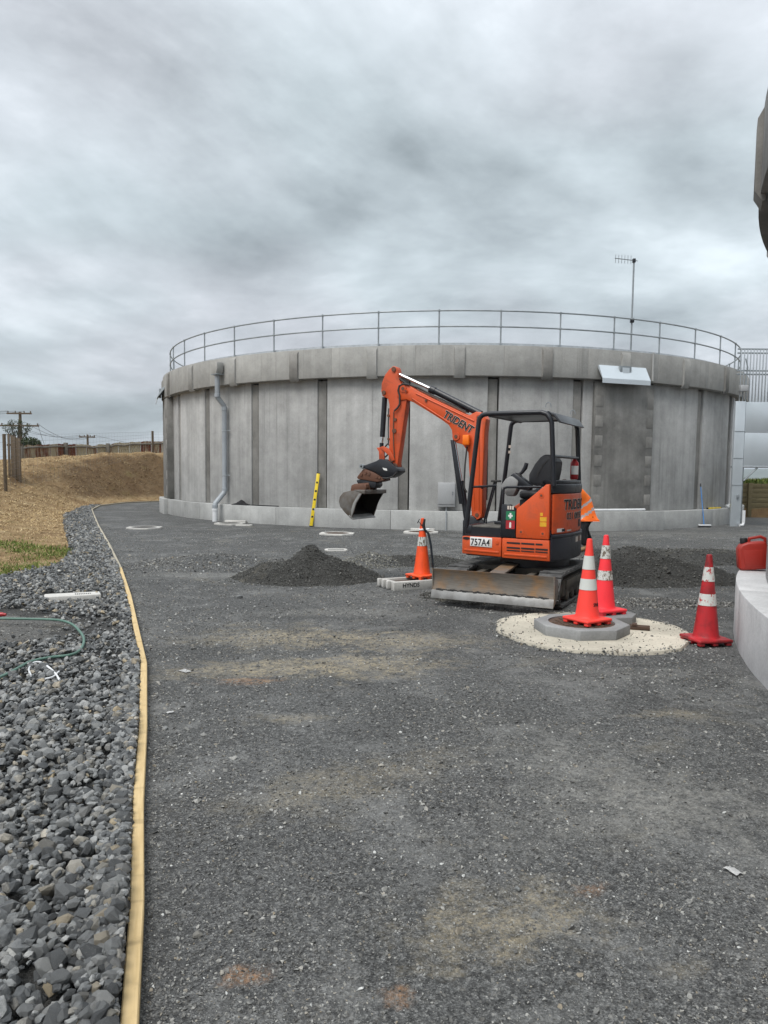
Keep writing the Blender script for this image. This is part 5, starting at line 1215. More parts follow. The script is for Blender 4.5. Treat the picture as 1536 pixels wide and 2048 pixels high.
def manhole(px, py, label, lid='iron', r=0.50, extra=False):
    q = gp(px, py); o = thing('manhole_cover', label, 'manhole cover', (q.x, q.y, 0), R_(random.uniform(-8, 8)), 'manhole covers set in the gravel yard')
    bm = bm_(); octagon(bm, r, -0.05, 0.045, r*0.70, None, R_(22.5), 0.008); obj('concrete_ring', bm, M['whitering'], o)
    bm = bm_(); add_lathe(bm, [(r*0.69, -0.03), (r*0.69, 0.028), (r*0.66, 0.034)], 32); l = obj('lid', bm, M[lid], o)
    for k in range(-3, 4):
        bm = bm_(); w = math.sqrt(max(0.01, (r*0.58)**2-(k*0.085)**2)); add_box(bm, (0, k*0.085, 0.037), (2*w, 0.03, 0.008), None, 0.002); obj('lid_rib', bm, M[lid], l)
    if extra:
        bm = bm_(); add_box(bm, (0.0, 0.58, 0.03), (0.7, 0.16, 0.12), None, 0.01); obj('ring_block', bm, M['whitering'], o)
manhole(289, 1057, 'white octagonal manhole ring with dark lid near the timber edging', 'darkiron', 0.52)
manhole(460, 1048.5, 'white manhole ring with a raised block near the downpipe', 'darkiron', 0.50, True)
manhole(674, 1069, 'white octagonal manhole ring with rusty lid below the yellow level', 'iron', 0.50)
manhole(842, 1066, 'white manhole ring partly behind the orange cone', 'iron', 0.52, True)
def ground_frame(px, py, label, w, d, rz=0.0, m='whitering'):
    q = gp(px, py); o = thing('ground_frame', label, 'frame', (q.x, q.y, 0), rz)
    for (cx, cy, sx, sy) in ((0, d/2, w, 0.07), (0, -d/2, w, 0.07), (w/2, 0, 0.07, d-0.075), (-w/2, 0, 0.07, d-0.075)):
        bm = bm_(); add_box(bm, (cx, cy, 0.0), (sx, sy, 0.055), None, 0.006); obj('frame_bar', bm, M[m], o)
    bm = bm_(); add_box(bm, (0, 0, -0.01), (w-0.08, d-0.08, 0.05), None); obj('cover_plate', bm, M['yard'], o)
ground_frame(672, 1101, 'white rectangular frame in the gravel behind the dark pile', 0.42, 0.30, 0.1)
ground_frame(488, 1051, 'thin white frame in the gravel beside the downpipe manhole', 0.45, 0.25, 0.0)

# cream mortar pad and the octagonal slabs
q = gp(1181, 1263); bm = bm_(); n = 48; ring = []
PAD = Vector((q.x, q.y, 0))
for i in range(n):
    a = 2*math.pi*i/n; r = 1.04+0.07*mn.noise(Vector((math.cos(a)*2, math.sin(a)*2, 3)))+0.03*mn.noise(Vector((math.cos(a)*7, math.sin(a)*7, 3))); ring.append((r*math.cos(a), r*math.sin(a)))
t0 = [bm.verts.new((x, y, -0.03)) for x, y in ring]; t1 = [bm.verts.new((x*0.985, y*0.985, 0.022)) for x, y in ring]
bm.faces.new(t1)
for i in range(n): bm.faces.new((t0[i], t0[(i+1) % n], t1[(i+1) % n], t1[i]))
bmesh.ops.recalc_face_normals(bm, faces=bm.faces[:])
o = obj('mortar_pad', bm, M['sand'], None, 60); o.location = PAD; tag(o, 'round cream mortar pad under the octagonal slab and cones', 'concrete pad')
V_, T_ = PEB[0]; nn = 500; a = RNG.uniform(0, 2*np.pi, nn); r = 1.0*np.sqrt(RNG.random(nn)); P_ = np.stack([r*np.cos(a), r*np.sin(a), np.full(nn, 0.026)], 1)
scatter('pad_grit', PEB, P_, np.clip(RNG.lognormal(np.log(0.006), 0.6, nn), 0.002, 0.022), rand_rot(nn, 0.4), M['chipdark'], o)

nn = 1100; a = RNG.uniform(0, 2*np.pi, nn); r = 1.055+0.05*RNG.normal(0, 1, nn); P_ = np.stack([r*np.cos(a), r*np.sin(a), np.where(r < 1.03, 0.026, 0.006)], 1)
scatter('rim_grit', PEB, P_, np.clip(RNG.lognormal(np.log(0.010), 0.5, nn), 0.004, 0.03), rand_rot(nn, 0.5), M['chip'], o)
def oct_slab(x, y, r, h, label, lid=True, rz=0.0):
    o = thing('octagonal_slab', label, 'manhole slab', (x, y, 0.0), rz)
    bm = bm_(); octagon(bm, r, 0.01, h, r*0.70 if lid else None, None, R_(22.5), 0.012); obj('slab', bm, M['slab'], o)
    if lid:
        bm = bm_(); add_lathe(bm, [(r*0.695, 0.02), (r*0.695, h-0.016), (r*0.67, h-0.010), (r*0.60, h-0.010)], 40); l = obj('lid', bm, M['iron'], o)
        for i in range(-4, 5):
            for k in range(-4, 5):
                px, py = i*0.072, k*0.072
                if math.hypot(px, py) < r*0.58:
                    bm = bm_(); add_box(bm, (px, py, h-0.006), (0.048, 0.048, 0.010), None, 0.003); obj('lid_stud', bm, M['iron'], l)
    return o
q = gp(1163, 1267); oct_slab(q.x, q.y+0.02, 0.50, 0.125, 'grey octagonal concrete slab with rusty round lid under the front cone', True, 0.12); SL1 = (q.x, q.y+0.02)
q = gp(1222, 1258); SL2 = (q.x+0.05, q.y+0.36); oct_slab(SL2[0], SL2[1], 0.34, 0.115, 'smaller grey concrete slab behind, under the second bright cone', False, 0.3)
def timber_off():
    q = gp(1278, 1264); o = thing('timber_offcut', 'short brown timber offcut lying on the cream pad', 'timber', (q.x, q.y, 0.022), -0.35)
    for k in range(2):
        bm = bm_(); add_box(bm, (0, 0.045*k, 0.022+0.004*k), (0.22, 0.04, 0.04), None, 0.004); obj('board', bm, M['darkwood'], o)
    bm = bm_(); add_box(bm, (-0.05, 0.02, 0.055), (0.05, 0.09, 0.02), None, 0.004); obj('batten', bm, M['darkwood'], o)
timber_off()

# ------------------------------------------------------------------ road cones
def cone(x, y, z, label, body, bands, h=0.90, b=0.37, rz=0.3, mark=None, tilt=(0, 0)):
    o = thing('road_cone', label, 'traffic cone', (x, y, z), rz, 'road cones round the digger'); o.rotation_euler = (tilt[0], tilt[1], rz)
    bm = bm_(); add_box(bm, (0, 0, 0.044), (b, b, 0.034), None, 0.013, 3); add_lathe(bm, [(b*0.40, 0.058), (b*0.36, 0.066), (0.128, 0.078)], 32)
    bs = obj('base', bm, M[body], o)
    for sx in (-1, 0, 1):
        for sy in (-1, 0, 1):
            if sx == 0 and sy == 0: continue
            bm = bm_(); add_box(bm, (sx*b*0.40, sy*b*0.40, 0.014), (b*0.15, b*0.15, 0.030), None, 0.006); obj('foot', bm, M[body], bs)
    r0, r1 = 0.125, 0.026
    def rad(zz): return r0+(r1-r0)*(zz-0.07)/(h-0.07)
    bm = bm_(); prof = [(r0+0.006, 0.062), (r0, 0.075)]+[(rad(h*k/12), h*k/12) for k in range(2, 12)]+[(r1+0.003, h-0.02), (r1, h-0.006), (r1-0.008, h), (r1-0.013, h-0.002), (r1-0.014, h-0.04)]
    add_lathe(bm, prof, 32); obj('body', bm, M[body], o)
    for i, (f0, f1, m) in enumerate(bands):
        bm = bm_(); zs = [h*(f0+(f1-f0)*k/4) for k in range(5)]
        t = bmesh.new(); nn_ = 40; rings = [[t.verts.new(((rad(z_)+0.0035)*math.cos(2*math.pi*k/nn_), (rad(z_)+0.0035)*math.sin(2*math.pi*k/nn_), z_)) for k in range(nn_)] for z_ in zs]
        for j in range(4):
            for k in range(nn_): t.faces.new((rings[j][k], rings[j][(k+1) % nn_], rings[j+1][(k+1) % nn_], rings[j+1][k]))
        merge(bm, t); obj('reflective_band', bm, M[m], o)
    if mark:
        bt = text_bm(mark, 0.05, 0.002, 0.02, 0, 0.75)
        for v in bt.verts:
            zz = 0.19+v.co.y; R0 = rad(zz)+0.002+v.co.z; a = R_(-72)+v.co.x/R0; v.co = Vector((R0*math.cos(a), R0*math.sin(a), zz))
        bt.transform(Matrix.Rotation(-rz, 4, 'Z')); obj('lettering', bt, M['ink'], o, 0)
    return o
q = gp(1174, 1246, 0.12); cone(q.x, q.y, 0.125, 'bright orange-red cone with clean white bands on the octagonal slab', 'cone', [(0.64, 0.80, 'band'), (0.40, 0.53, 'band')], rz=0.55, mark='SPAR')
q = gp(1221, 1232, 0.12); cone(SL2[0]-0.03, SL2[1]+0.0, 0.115, 'bright pink-red cone with cracked silver bands behind the octagonal slab', 'cone2', [(0.70, 0.87, 'band_bad'), (0.43, 0.55, 'band_bad')], rz=0.45)
q = gp(1411, 1287); cone(q.x, q.y, 0.012, 'dirty dark red cone with peeling white bands beside the pale plinth', 'cone_worn', [(0.70, 0.86, 'band_red'), (0.43, 0.56, 'band_red')], rz=0.18)

# sump surround with the orange cone and hose standing on it
def sump_box():
    A, B = gp(788, 1182), gp(872, 1176); ang = math.atan2(B.y-A.y, B.x-A.x)
    o = thing('sump_surround', 'white concrete sump surround with black lettering under the orange cone', 'sump', (A.x, A.y, 0), ang); Lx, Ly, h = 0.92, 0.46, 0.115
    for i, (cx, cy, sx, sy) in enumerate(((Lx/2, 0.04, Lx, 0.08), (Lx/2, Ly-0.04, Lx, 0.08), (0.04, Ly/2, 0.08, Ly-0.165), (Lx-0.04, Ly/2, 0.08, Ly-0.165))):
        bm = bm_(); add_box(bm, (cx, cy, h/2), (sx, sy, h+0.02), None, 0.012); obj('side_wall', bm, M['whitering'], o)
    bm = bm_(); add_box(bm, (Lx/2, Ly/2, h*0.55), (Lx-0.17, Ly-0.17, 0.05), None, 0.004); gr = obj('grate', bm, M['darkwood'], o)
    b = text_bm('HYNDS', 0.085, 0.003, 0.02, 0, 1.0); b.transform(Matrix.Translation((0.14, -0.002, 0.04)) @ Matrix.Rotation(math.pi/2, 4, 'X')); obj('lettering', b, M['ink'], o, 0)
    for k in range(3): bm = bm_(); add_box(bm, (-0.03, 0.12+0.14*k, 0.08), (0.06, 0.06, 0.11), None, 0.01); obj('side_lug', bm, M['whitering'], o)
    u = Vector((math.cos(ang), math.sin(ang), 0)); v = Vector((-u.y, u.x, 0)); P = Vector((A.x, A.y, 0))+u*0.60+v*0.24
    cone(P.x, P.y, h+0.012, 'dirty orange cone with one silver band on the sump surround', 'cone_or', [(0.54, 0.69, 'band_bad')], 0.90, 0.36, ang+0.2)
    # hose fitting tied to the cone tip
    n = thing('hose_fitting', 'dark hose with nozzle tied to the tip of the orange cone', 'hose', (P.x, P.y, h))
    bm = bm_(); add_tube(bm, [(0.03, -0.04, 0.90), (0.01, -0.045, 0.80), (0.03, -0.05, 0.74)], [0.014, 0.024, 0.02], 10); obj('nozzle', bm, M['ink'], n)
    bm = bm_(); add_tube(bm, [(0.045*math.cos(t), 0.045*math.sin(t), 0.74+0.004*math.sin(3*t)) for t in [k*2*math.pi/16 for k in range(17)]], 0.016, 8); add_tube(bm, [(0.04, -0.03, 0.74), (0.10, -0.04, 0.75)], 0.016, 8); obj('white_tie', bm, M['pvcwhite'], n)
    bm = bm_(); add_tube(bm, [(0.03, -0.05, 0.74), (0.09, -0.03, 0.68), (0.13, 0.0, 0.50), (0.16, 0.02, 0.25), (0.17, 0.06, 0.05), (0.17, 0.10, -0.02)], 0.017, 10); obj('hose_tail', bm, M['hosedark'], n)
    bm = bm_(); add_tube(bm, [(-0.01, -0.04, 0.80), (-0.06, -0.04, 0.86), (-0.08, -0.05, 0.84), (-0.05, -0.05, 0.90)], 0.006, 6); obj('cord', bm, M['ink'], n)
sump_box()

# half-buried sump in rock bed
def drain_sump():
    A, B = gp(88, 1193, 0.06), gp(200, 1187, 0.06); ang = math.atan2(B.y-A.y, B.x-A.x); L = (B-A).length
    o = thing('drain_sump', 'white half-buried drain box with slotted grate among the rocks', 'drain', (A.x, A.y, 0), ang)
    bm = bm_(); add_box(bm, (L/2, -0.12, 0.022), (L, 0.26, 0.14), None, 0.02); obj('box', bm, M['whitering'], o)
    for k in range(9):
        bm = bm_(); add_box(bm, (L*0.55+0.022*k, -0.15, 0.093), (0.010, 0.08, 0.006), None); obj('grate_slot', bm, M['ink'], o)
drain_sump()

# jerry can on the near plinth
def can():
    q = gp(1502, 1141, 0.575); o = thing('fuel_can', 'red plastic fuel can standing on the pale plinth', 'fuel can', (q.x+0.05, q.y+0.06, 0.572), -0.35); o.rotation_euler = (0, R_(-5), R_(-14))
    bm = bm_(); add_prism(bm, [(-0.155, 0.012), (0.155, 0.012), (0.165, 0.05), (0.165, 0.29), (0.14, 0.345), (0.08, 0.35), (-0.06, 0.345), (-0.13, 0.32), (-0.165, 0.27), (-0.165, 0.05)], -0.09, 0.09, None, 0.028, 3); b_ = obj('body', bm, M['petrol'], o)
    bm = bm_(); add_prism(bm, [(-0.10, 0.06), (0.10, 0.06), (0.11, 0.25), (-0.11, 0.25)], -0.096, -0.085, None, 0.004); obj('embossed_panel', bm, M['petrol'], b_)
    bm = bm_(); add_tube(bm, [(0.15, 0, 0.30), (0.15, 0, 0.375), (0.10, 0, 0.40), (-0.02, 0, 0.385), (-0.03, 0, 0.34)], 0.020, 10); obj('handle', bm, M['petrol'], o)
    bm = bm_(); add_lathe(bm, [(0.042, 0.33), (0.042, 0.385), (0.036, 0.395)], 18, Matrix.Translation((-0.085, 0, 0.0))); obj('cap', bm, M['ink'], o)
can()

# green hose and white cable on the left
def smooth_path(pts, n=10):
    pts = [Vector(p) for p in pts]; out = []
    for i in range(len(pts)-1):
        p0, p1, p2, p3 = pts[max(i-1, 0)], pts[i], pts[i+1], pts[min(i+2, len(pts)-1)]
        for k in range(n):
            t = k/n; out.append(0.5*((2*p1)+(-p0+p2)*t+(2*p0-5*p1+4*p2-p3)*t*t+(-p0+3*p1-3*p2+p3)*t**3))
    return out+[pts[-1]]
hz = [(-60, 1236), (0, 1237), (60, 1238), (115, 1240), (143, 1248), (162, 1266), (168, 1282), (160, 1300), (140, 1310), (100, 1315), (60, 1324), (20, 1345), (-40, 1372)]
bm = bm_(); add_tube(bm, smooth_path([gp(a, b, 0.115) for a, b in hz]), 0.013, 8); tag(obj('garden_hose', bm, M['hose'], None, 60), 'green garden hose looping across the rocks at left', 'hose')
hz = [(62, 1352), (58, 1338), (66, 1326), (82, 1325), (102, 1338), (113, 1350), (119, 1360)]
bm = bm_(); add_tube(bm, smooth_path([gp(a, b, 0.105) for a, b in hz]), 0.008, 6); add_tube(bm, smooth_path([gp(a, b, 0.105) for a, b in [(90, 1358), (105, 1354), (118, 1343)]]), 0.008, 6)
tag(obj('white_cable', bm, M['pvcwhite'], None, 60), 'loose end of white cable curled beside the green hose', 'cable')
q = gp(4, 1229, 0.1); bm = bm_(); add_tube(bm, [(-0.06, 0, 0), (0.0, 0, 0), (0.02, 0, 0), (0.045, 0, 0)], [0.022, 0.024, 0.018, 0.014], 10); o = obj('hose_connector', bm, M['extred'], None); o.location = q
tag(o, 'small red hose connector lying above the green hose', 'hose connector')
for (px, py, s, lab) in ((370, 1344, 0.05, 'white paper scrap lying near the timber edging'), (1466, 1746, 0.034, 'white paper scrap on the gravel at lower right'), (340, 1427, 0.025, 'tiny pale chip of wood beside the timber edging')):
    q = gp(px, py); bm = bm_(); rows = []
    for i in range(7):
        rows.append([bm.verts.new(((i/6-0.5)*2*s*(1+0.2*mn.noise(Vector((i, k, px*1.0)))), (k/4-0.5)*s*1.2*(1+0.3*mn.noise(Vector((k, i, px*1.0)))), 0.006+0.012*abs(mn.noise(Vector((i*.6, k*.7, px)))))) for k in range(5)])
    for i in range(6):
        for k in range(4): bm.faces.new((rows[i][k], rows[i+1][k], rows[i+1][k+1], rows[i][k+1]))
    bmesh.ops.solidify(bm, geom=bm.faces[:], thickness=0.002)
    o = obj('paper_scrap', bm, M['paper'], None, 30); o.location = (q.x, q.y, 0.004); o.rotation_euler = (0, 0, px); tag(o, lab, 'litter')

# ------------------------------------------------------------------ person bending behind the digger
def skin(name, nodes, edges, m, parent, lvl=2, root=0):
    me = bpy.data.meshes.new(name); me.from_pydata([n[:3] for n in nodes], edges, []); o = bpy.data.objects.new(name, me); C.objects.link(o)
    sk = o.modifiers.new('skin', 'SKIN'); sk.use_smooth_shade = True; ss = o.modifiers.new('sub', 'SUBSURF'); ss.levels = lvl; ss.render_levels = lvl
    for i, n in enumerate(nodes):
        r = n[3] if isinstance(n[3], tuple) else (n[3], n[3]); me.skin_vertices[0].data[i].radius = r; me.skin_vertices[0].data[i].use_root = (i == root)
    dg = bpy.context.evaluated_depsgraph_get(); dg.update(); ev = bpy.data.meshes.new_from_object(o.evaluated_get(dg)); bpy.data.objects.remove(o)
    ev.materials.clear(); ev.materials.append(M[m]); ev.polygons.foreach_set('use_smooth', [True]*len(ev.polygons)); ev.name = name
    r_ = bpy.data.objects.new(name, ev); C.objects.link(r_); r_.parent = parent; return r_
def person():
    q = gp(1180, 1103); o = thing('person', 'person in orange hi-vis vest and black trousers bending behind the digger', 'person', (q.x-0.10, q.y, 0), R_(180))
    # local frame: +x is where the person faces (turned to the left of the picture), y is the person's left
    hip, kn, an = 0.86, 0.47, 0.09
    body = [(0.0, 0, 0.90, (0.14, 0.12)), (0.13, 0, 1.10, (0.145, 0.115)), (0.27, 0, 1.30, (0.16, 0.115)), (0.36, 0, 1.41, (0.11, 0.09)), (0.42, 0, 1.45, 0.055), (0.50, 0, 1.50, (0.08, 0.085)), (0.57, 0, 1.49, (0.085, 0.09)), (0.62, 0, 1.44, (0.065, 0.06))]
    edges = [(0, 1), (1, 2), (2, 3), (3, 4), (4, 5), (5, 6), (6, 7)]
    def limb(pts, root_):
        k = len(body); body.extend(pts); edges.append((root_, k)); edges.extend((k+i, k+i+1) for i in range(len(pts)-1)); return k
    L = []
    for s in (1, -1):
        leg = limb([(0.02, s*0.10, 0.80, 0.085), (0.08+0.05*s, s*0.12, 0.47, 0.058), (-0.02+0.07*s, s*0.12, 0.28, 0.052), (-0.04+0.08*s, s*0.12, 0.10, 0.040), (0.02+0.08*s, s*0.13, 0.045, 0.04), (0.12+0.08*s, s*0.14, 0.035, 0.035)], 0)
        arm = limb([(0.33, s*0.19, 1.36, 0.055), (0.40, s*0.24, 1.12, 0.042), (0.56, s*0.16, 0.95, 0.032), (0.62, s*0.14, 0.90, (0.036, 0.022))], 2)
        hand = len(body)-1
        for f in range(4):
            yy = s*0.14+(f-1.5)*0.020; ln = (0.066, 0.078, 0.074, 0.058)[f]
            limb([(0.655, yy, 0.875, 0.0088), (0.655+ln*0.55, yy, 0.845, 0.0082), (0.655+ln*0.75, yy, 0.80, 0.0075)], hand)
        limb([(0.63, s*0.14-s*0.035, 0.895, 0.010), (0.66, s*0.14-s*0.055, 0.865, 0.009)], hand)
    skin('body', body, edges, 'skin', o)
    # clothes follow the body
    ve = [(-0.03, 0, 0.71, (0.21, 0.225)), (-0.03, 0, 0.90, (0.205, 0.225)), (0.11, 0, 1.12, (0.20, 0.20)), (0.26, 0, 1.31, (0.195, 0.145)), (0.345, 0, 1.42, (0.135, 0.11)), (0.38, 0, 1.45, (0.08, 0.075))]
    ed = [(i, i+1) for i in range(5)]
    for s in (1, -1):
        k = len(ve); ve += [(0.32, s*0.20, 1.36, 0.08), (0.37, s*0.235, 1.22, 0.075), (0.40, s*0.24, 1.10, 0.068)]; ed += [(3, k), (k, k+1), (k+1, k+2)]
    v = skin('hi_vis_vest', ve, ed, 'vest', o, 2, 1)
    me = v.data; me.materials.append(M['silver'])
    ax = Vector((0.29, 0, 0.40)).normalized(); zero = Vector((-0.02, 0, 0.92))
    sub = bmesh.new(); sub.from_mesh(me); bmesh.ops.subdivide_edges(sub, edges=sub.edges[:], cuts=2, use_grid_fill=True)
    for f in sub.faces:
        c = f.calc_center_median(); h = (c-zero).dot(ax)
        if (0.135 < h < 0.19 or -0.05 < h < 0.005) and abs(c.y) < 0.24: f.material_index = 1
        else: f.material_index = 0
    sub.to_mesh(me); sub.free()
    tr = [(-0.01, 0, 0.82, (0.12, 0.12))]; te = []
    for s in (1, -1):
        k = len(tr); tr += [(0.0, s*0.085, 0.74, 0.118), (0.04+0.03*s, s*0.11, 0.60, 0.115), (0.07+0.05*s, s*0.12, 0.47, 0.105), (0.0+0.07*s, s*0.12, 0.28, 0.100), (-0.035+0.08*s, s*0.12, 0.13, 0.092)]; te += [(0, k)]+[(k+i, k+i+1) for i in range(4)]
    skin('trousers', tr, te, 'cloth_black', o)
    for s in (1, -1):
        skin('boot', [(-0.045+0.08*s, s*0.12, 0.17, 0.060), (-0.04+0.08*s, s*0.12, 0.075, 0.060), (0.05+0.08*s, s*0.13, 0.055, 0.052), (0.14+0.08*s, s*0.14, 0.045, 0.045)], [(0, 1), (1, 2), (2, 3)], 'boot', o)
    skin('hair', [(0.46, 0, 1.53, 0.06), (0.52, 0, 1.56, (0.09, 0.06)), (0.585, 0, 1.53, (0.07, 0.045))], [(0, 1), (1, 2)], 'hair', o)
    for s in (1, -1):
        bm = bm_(); bmesh.ops.create_uvsphere(bm, u_segments=10, v_segments=6, radius=1); bm.transform(Matrix.Translation((0.54, s*0.088, 1.475)) @ Matrix.Diagonal((0.03, 0.012, 0.022, 1))); obj('ear', bm, M['skin'], o, 180)
        bm = bm_(); bmesh.ops.create_uvsphere(bm, u_segments=8, v_segments=6, radius=0.011); bm.transform(Matrix.Translation((0.645, s*0.032, 1.475))); obj('eye', bm, M['ink'], o, 180)
    bm = bm_(); bmesh.ops.create_uvsphere(bm, u_segments=8, v_segments=6, radius=1); bm.transform(Matrix.Translation((0.668, 0, 1.435)) @ Matrix.Diagonal((0.02, 0.013, 0.022, 1))); obj('nose', bm, M['skin'], o, 180)
    bm = bm_(); add_box(bm, (0.645, 0, 1.40), (0.012, 0.045, 0.008), None, 0.003); obj('mouth', bm, M['rustbrown'], o)
person()

# ------------------------------------------------------------------ bank top: fences, poles, tree, grasses
def tz(x, y): return float(terrain_z(np.array([x]), np.array([y]))[0])
def iron_fence():
    pts = [wp(40, 912, 43), wp(130, 905, 47), wp(215, 897, 49), wp(345, 893, 51)]
    o = thing('corrugated_fence', 'low rusty corrugated iron fence along the top of the bank', 'fence', (pts[0].x, pts[0].y, 0)); org = Vector((pts[0].x, pts[0].y, 0))
    for a, b in zip(pts[:-1], pts[1:]):
        a = Vector((a.x, a.y, 0)); b = Vector((b.x, b.y, 0)); d = b-a; L = d.length; u = d.normalized(); n = max(1, round(L/0.66)); nv = Vector((u.y, -u.x, 0))
        for k in range(n):
            p0 = a+d*k/n; p1 = a+d*(k+0.985)/n; bm = bm_(); rows = []
            hh = 0.80+0.04*random.random()
            for i in range(25):
                p = p0.lerp(p1, i/24); off = nv*(0.018*math.sin(i*math.pi/2)); zb = tz(p.x, p.y)
                rows.append([bm.verts.new(p+off-org+Vector((0, 0, zb-0.05))), bm.verts.new(p+off-org+Vector((0, 0, zb+hh)))])
            for i in range(24): bm.faces.new((rows[i][0], rows[i+1][0], rows[i+1][1], rows[i][1]))
            bmesh.ops.solidify(bm, geom=bm.faces[:], thickness=0.004); obj('iron_sheet', bm, M['rusty'], o, 40)
        m = max(1, round(L/3.6))
        for k in range(m+1):
            p = a+d*k/m+nv*0.09; zb = tz(p.x, p.y); bm = bm_(); add_box(bm, p-org+Vector((0, 0, zb+0.42)), (0.20, 0.16, 1.0), None, 0.015); obj('post', bm, M['postgrey'], o)
        bm = bm_(); seg = 8; q = [a+d*i/seg+nv*0.06 for i in range(seg+1)]
        add_tube(bm, [p-org+Vector((0, 0, tz(p.x, p.y)+0.66)) for p in q], 0.055, 6); obj('rail', bm, M['postgrey'], o)
iron_fence()
def wire_fence():
    spots = [(8, 868, 31), (305, 862, 46.5), (352, 862, 47.5)]
    pts = []
    o = thing('netting_fence', 'wire netting fence with round wooden posts on the bank', 'fence', (0, 0, 0))
    for px, py, Y in spots:
        top = wp(px, py, Y); zb = tz(top.x, top.y); bm = bm_(); add_tube(bm, [(top.x, top.y, zb-0.2), (top.x, top.y, top.z)], 0.07, 10); obj('post', bm, M['post'], o); pts.append((top, zb))
    pts.insert(0, (Vector((pts[0][0].x-3.0, pts[0][0].y-2.5, pts[0][0].z)), tz(pts[0][0].x-3, pts[0][0].y-2.5)))
    bm = bm_()
    for (a, za), (b, zb) in zip(pts[:-1], pts[1:]):
        L = (Vector((b.x, b.y, 0))-Vector((a.x, a.y, 0))).length
        for k in range(9):
            f = k/8; add_tube(bm, [(a.x+(b.x-a.x)*t, a.y+(b.y-a.y)*t, (za+(zb-za)*t)*(1-f)+(a.z+(b.z-a.z)*t-0.06)*f) for t in (0, .5, 1)], 0.004, 3, None, False)
        n = int(L/0.35)
        for k in range(n):
            t = k/n; x, y = a.x+(b.x-a.x)*t, a.y+(b.y-a.y)*t; add_tube(bm, [(x, y, za+(zb-za)*t), (x, y, a.z+(b.z-a.z)*t-0.06)], 0.003, 3, None, False)
    w = obj('netting', bm, M['wire'], o, 0); w['kind'] = 'stuff'
wire_fence()
def palings():
    o = thing('paling_gate', 'rough upright palings standing left of the rusty fence', 'fence', (wp(28, 905, 34).x, 34, 0)); x0 = o.location.x
    for k, (px, top) in enumerate(((17, 868), (23, 870), (28, 873), (33, 875), (38, 877))):
        p = wp(px, top, 34); zb = tz(p.x, 34); bm = bm_(); add_box(bm, (p.x-x0, 0.02*(k % 2), (zb-0.2+p.z)/2), (0.10+0.02*(k % 3), 0.05, p.z-zb+0.2), None, 0.008); obj('paling', bm, M['post'], o)
    p = wp(28, 890, 34); bm = bm_(); add_box(bm, (p.x-x0, 0.06, p.z), (0.7, 0.05, 0.09), None, 0.006); obj('rail', bm, M['post'], o)
palings()
def utility_pole(px, ytop, Y, arms, label, r=0.14):
    t = wp(px, ytop, Y); zb = tz(t.x, Y)-0.5; o = thing('utility_pole', label, 'utility pole', (t.x, Y, zb), 0, None); H = t.z-zb
    bm = bm_(); add_tube(bm, [(0, 0, 0), (0, 0, H)], [r, r*0.75], 10); obj('pole', bm, M['post'], o); ends = []
    for dz, w in arms:
        bm = bm_(); add_box(bm, (0, -r, H-dz), (w, 0.1, 0.12), None, 0.01); a = obj('crossarm', bm, M['post'], o)
        for s in (-0.45, -0.15, 0.2, 0.46):
            bm = bm_(); add_lathe(bm, [(0.03, H-dz+0.06), (0.055, H-dz+0.10), (0.05, H-dz+0.17), (0.02, H-dz+0.20)], 8, Matrix.Translation((s*w, -r, 0))); obj('insulator', bm, M['postgrey'], a)
            ends.append(Vector((t.x+s*w, Y-r, zb+H-dz+0.18)))
    return ends
E1 = utility_pole(40, 824, 58, [(0.12, 1.9), (1.05, 3.0)], 'tall timber utility pole with two crossarms at far left')
E2 = utility_pole(175, 869, 75, [(0.25, 1.6)], 'smaller distant utility pole behind the rusty fence', 0.13)
def wire(a, b, sag, lab):
    bm = bm_(); add_tube(bm, [a.lerp(b, i/14)-Vector((0, 0, sag*4*(i/14)*(1-i/14))) for i in range(15)], 0.014, 4); tag(obj('power_line', bm, M['cable'], None), lab, 'power line', 'power lines between the poles')
for k, w_ in enumerate(('leftmost', 'second', 'third', 'rightmost')): wire(E1[4+k], E2[k], 0.5+0.1*k, w_+' of the four sagging power lines between the two utility poles')
for k, w_ in enumerate(('upper', 'middle', 'lower')): wire(E1[k], E1[k]+Vector((-14, 4, 0.8-0.5*k)), 0.3, w_+' of the power lines running left from the tall utility pole')
wire(E1[7], wp(95, 905, 60), 0.1, 'steep stay wire falling right from the tall utility pole')
wire(E2[3], E2[3]+Vector((6, 6, -1.3)), 0.1, 'thin power line dropping right of the smaller pole')

def tree(px, py_base, Y, label, blobs, nleaf, limbs, leaf=0.10):
    b = wp(px, py_base, Y); zb = tz(b.x, Y)-0.2; o = thing('tree', label, 'tree', (b.x, Y, zb))
    bm = bm_(); 
    for pts, r in limbs: add_tube(bm, pts, r, 7)
    obj('trunk', bm, M['bark'], o)
    V, F = [], []
    for (cx, cy, cz, rx, ry, rz_, n) in blobs:
        for _ in range(n):
            d = Vector((random.gauss(0, 1), random.gauss(0, 1), random.gauss(0, 1))).normalized()*(0.35+0.65*random.random()**0.5)
            if mn.noise(d*2.6+Vector((cx, cy, cz))) < -0.12: continue
            p = Vector((cx+d.x*rx, cy+d.y*ry, cz+d.z*rz_)); u = Vector((random.gauss(0, 1), random.gauss(0, 1), random.gauss(0, 1))).normalized(); w = u.orthogonal().normalized(); l = leaf*random.uniform(.6, 1.4); i = len(V)
            V += [p-u*l, p+w*l*0.35, p+u*l, p-w*l*0.35]; F.append((i, i+1, i+2, i+3))
    me = np_mesh('crown', [v[:] for v in V], F); mesh_obj('crown', me, M['leaf'], o)
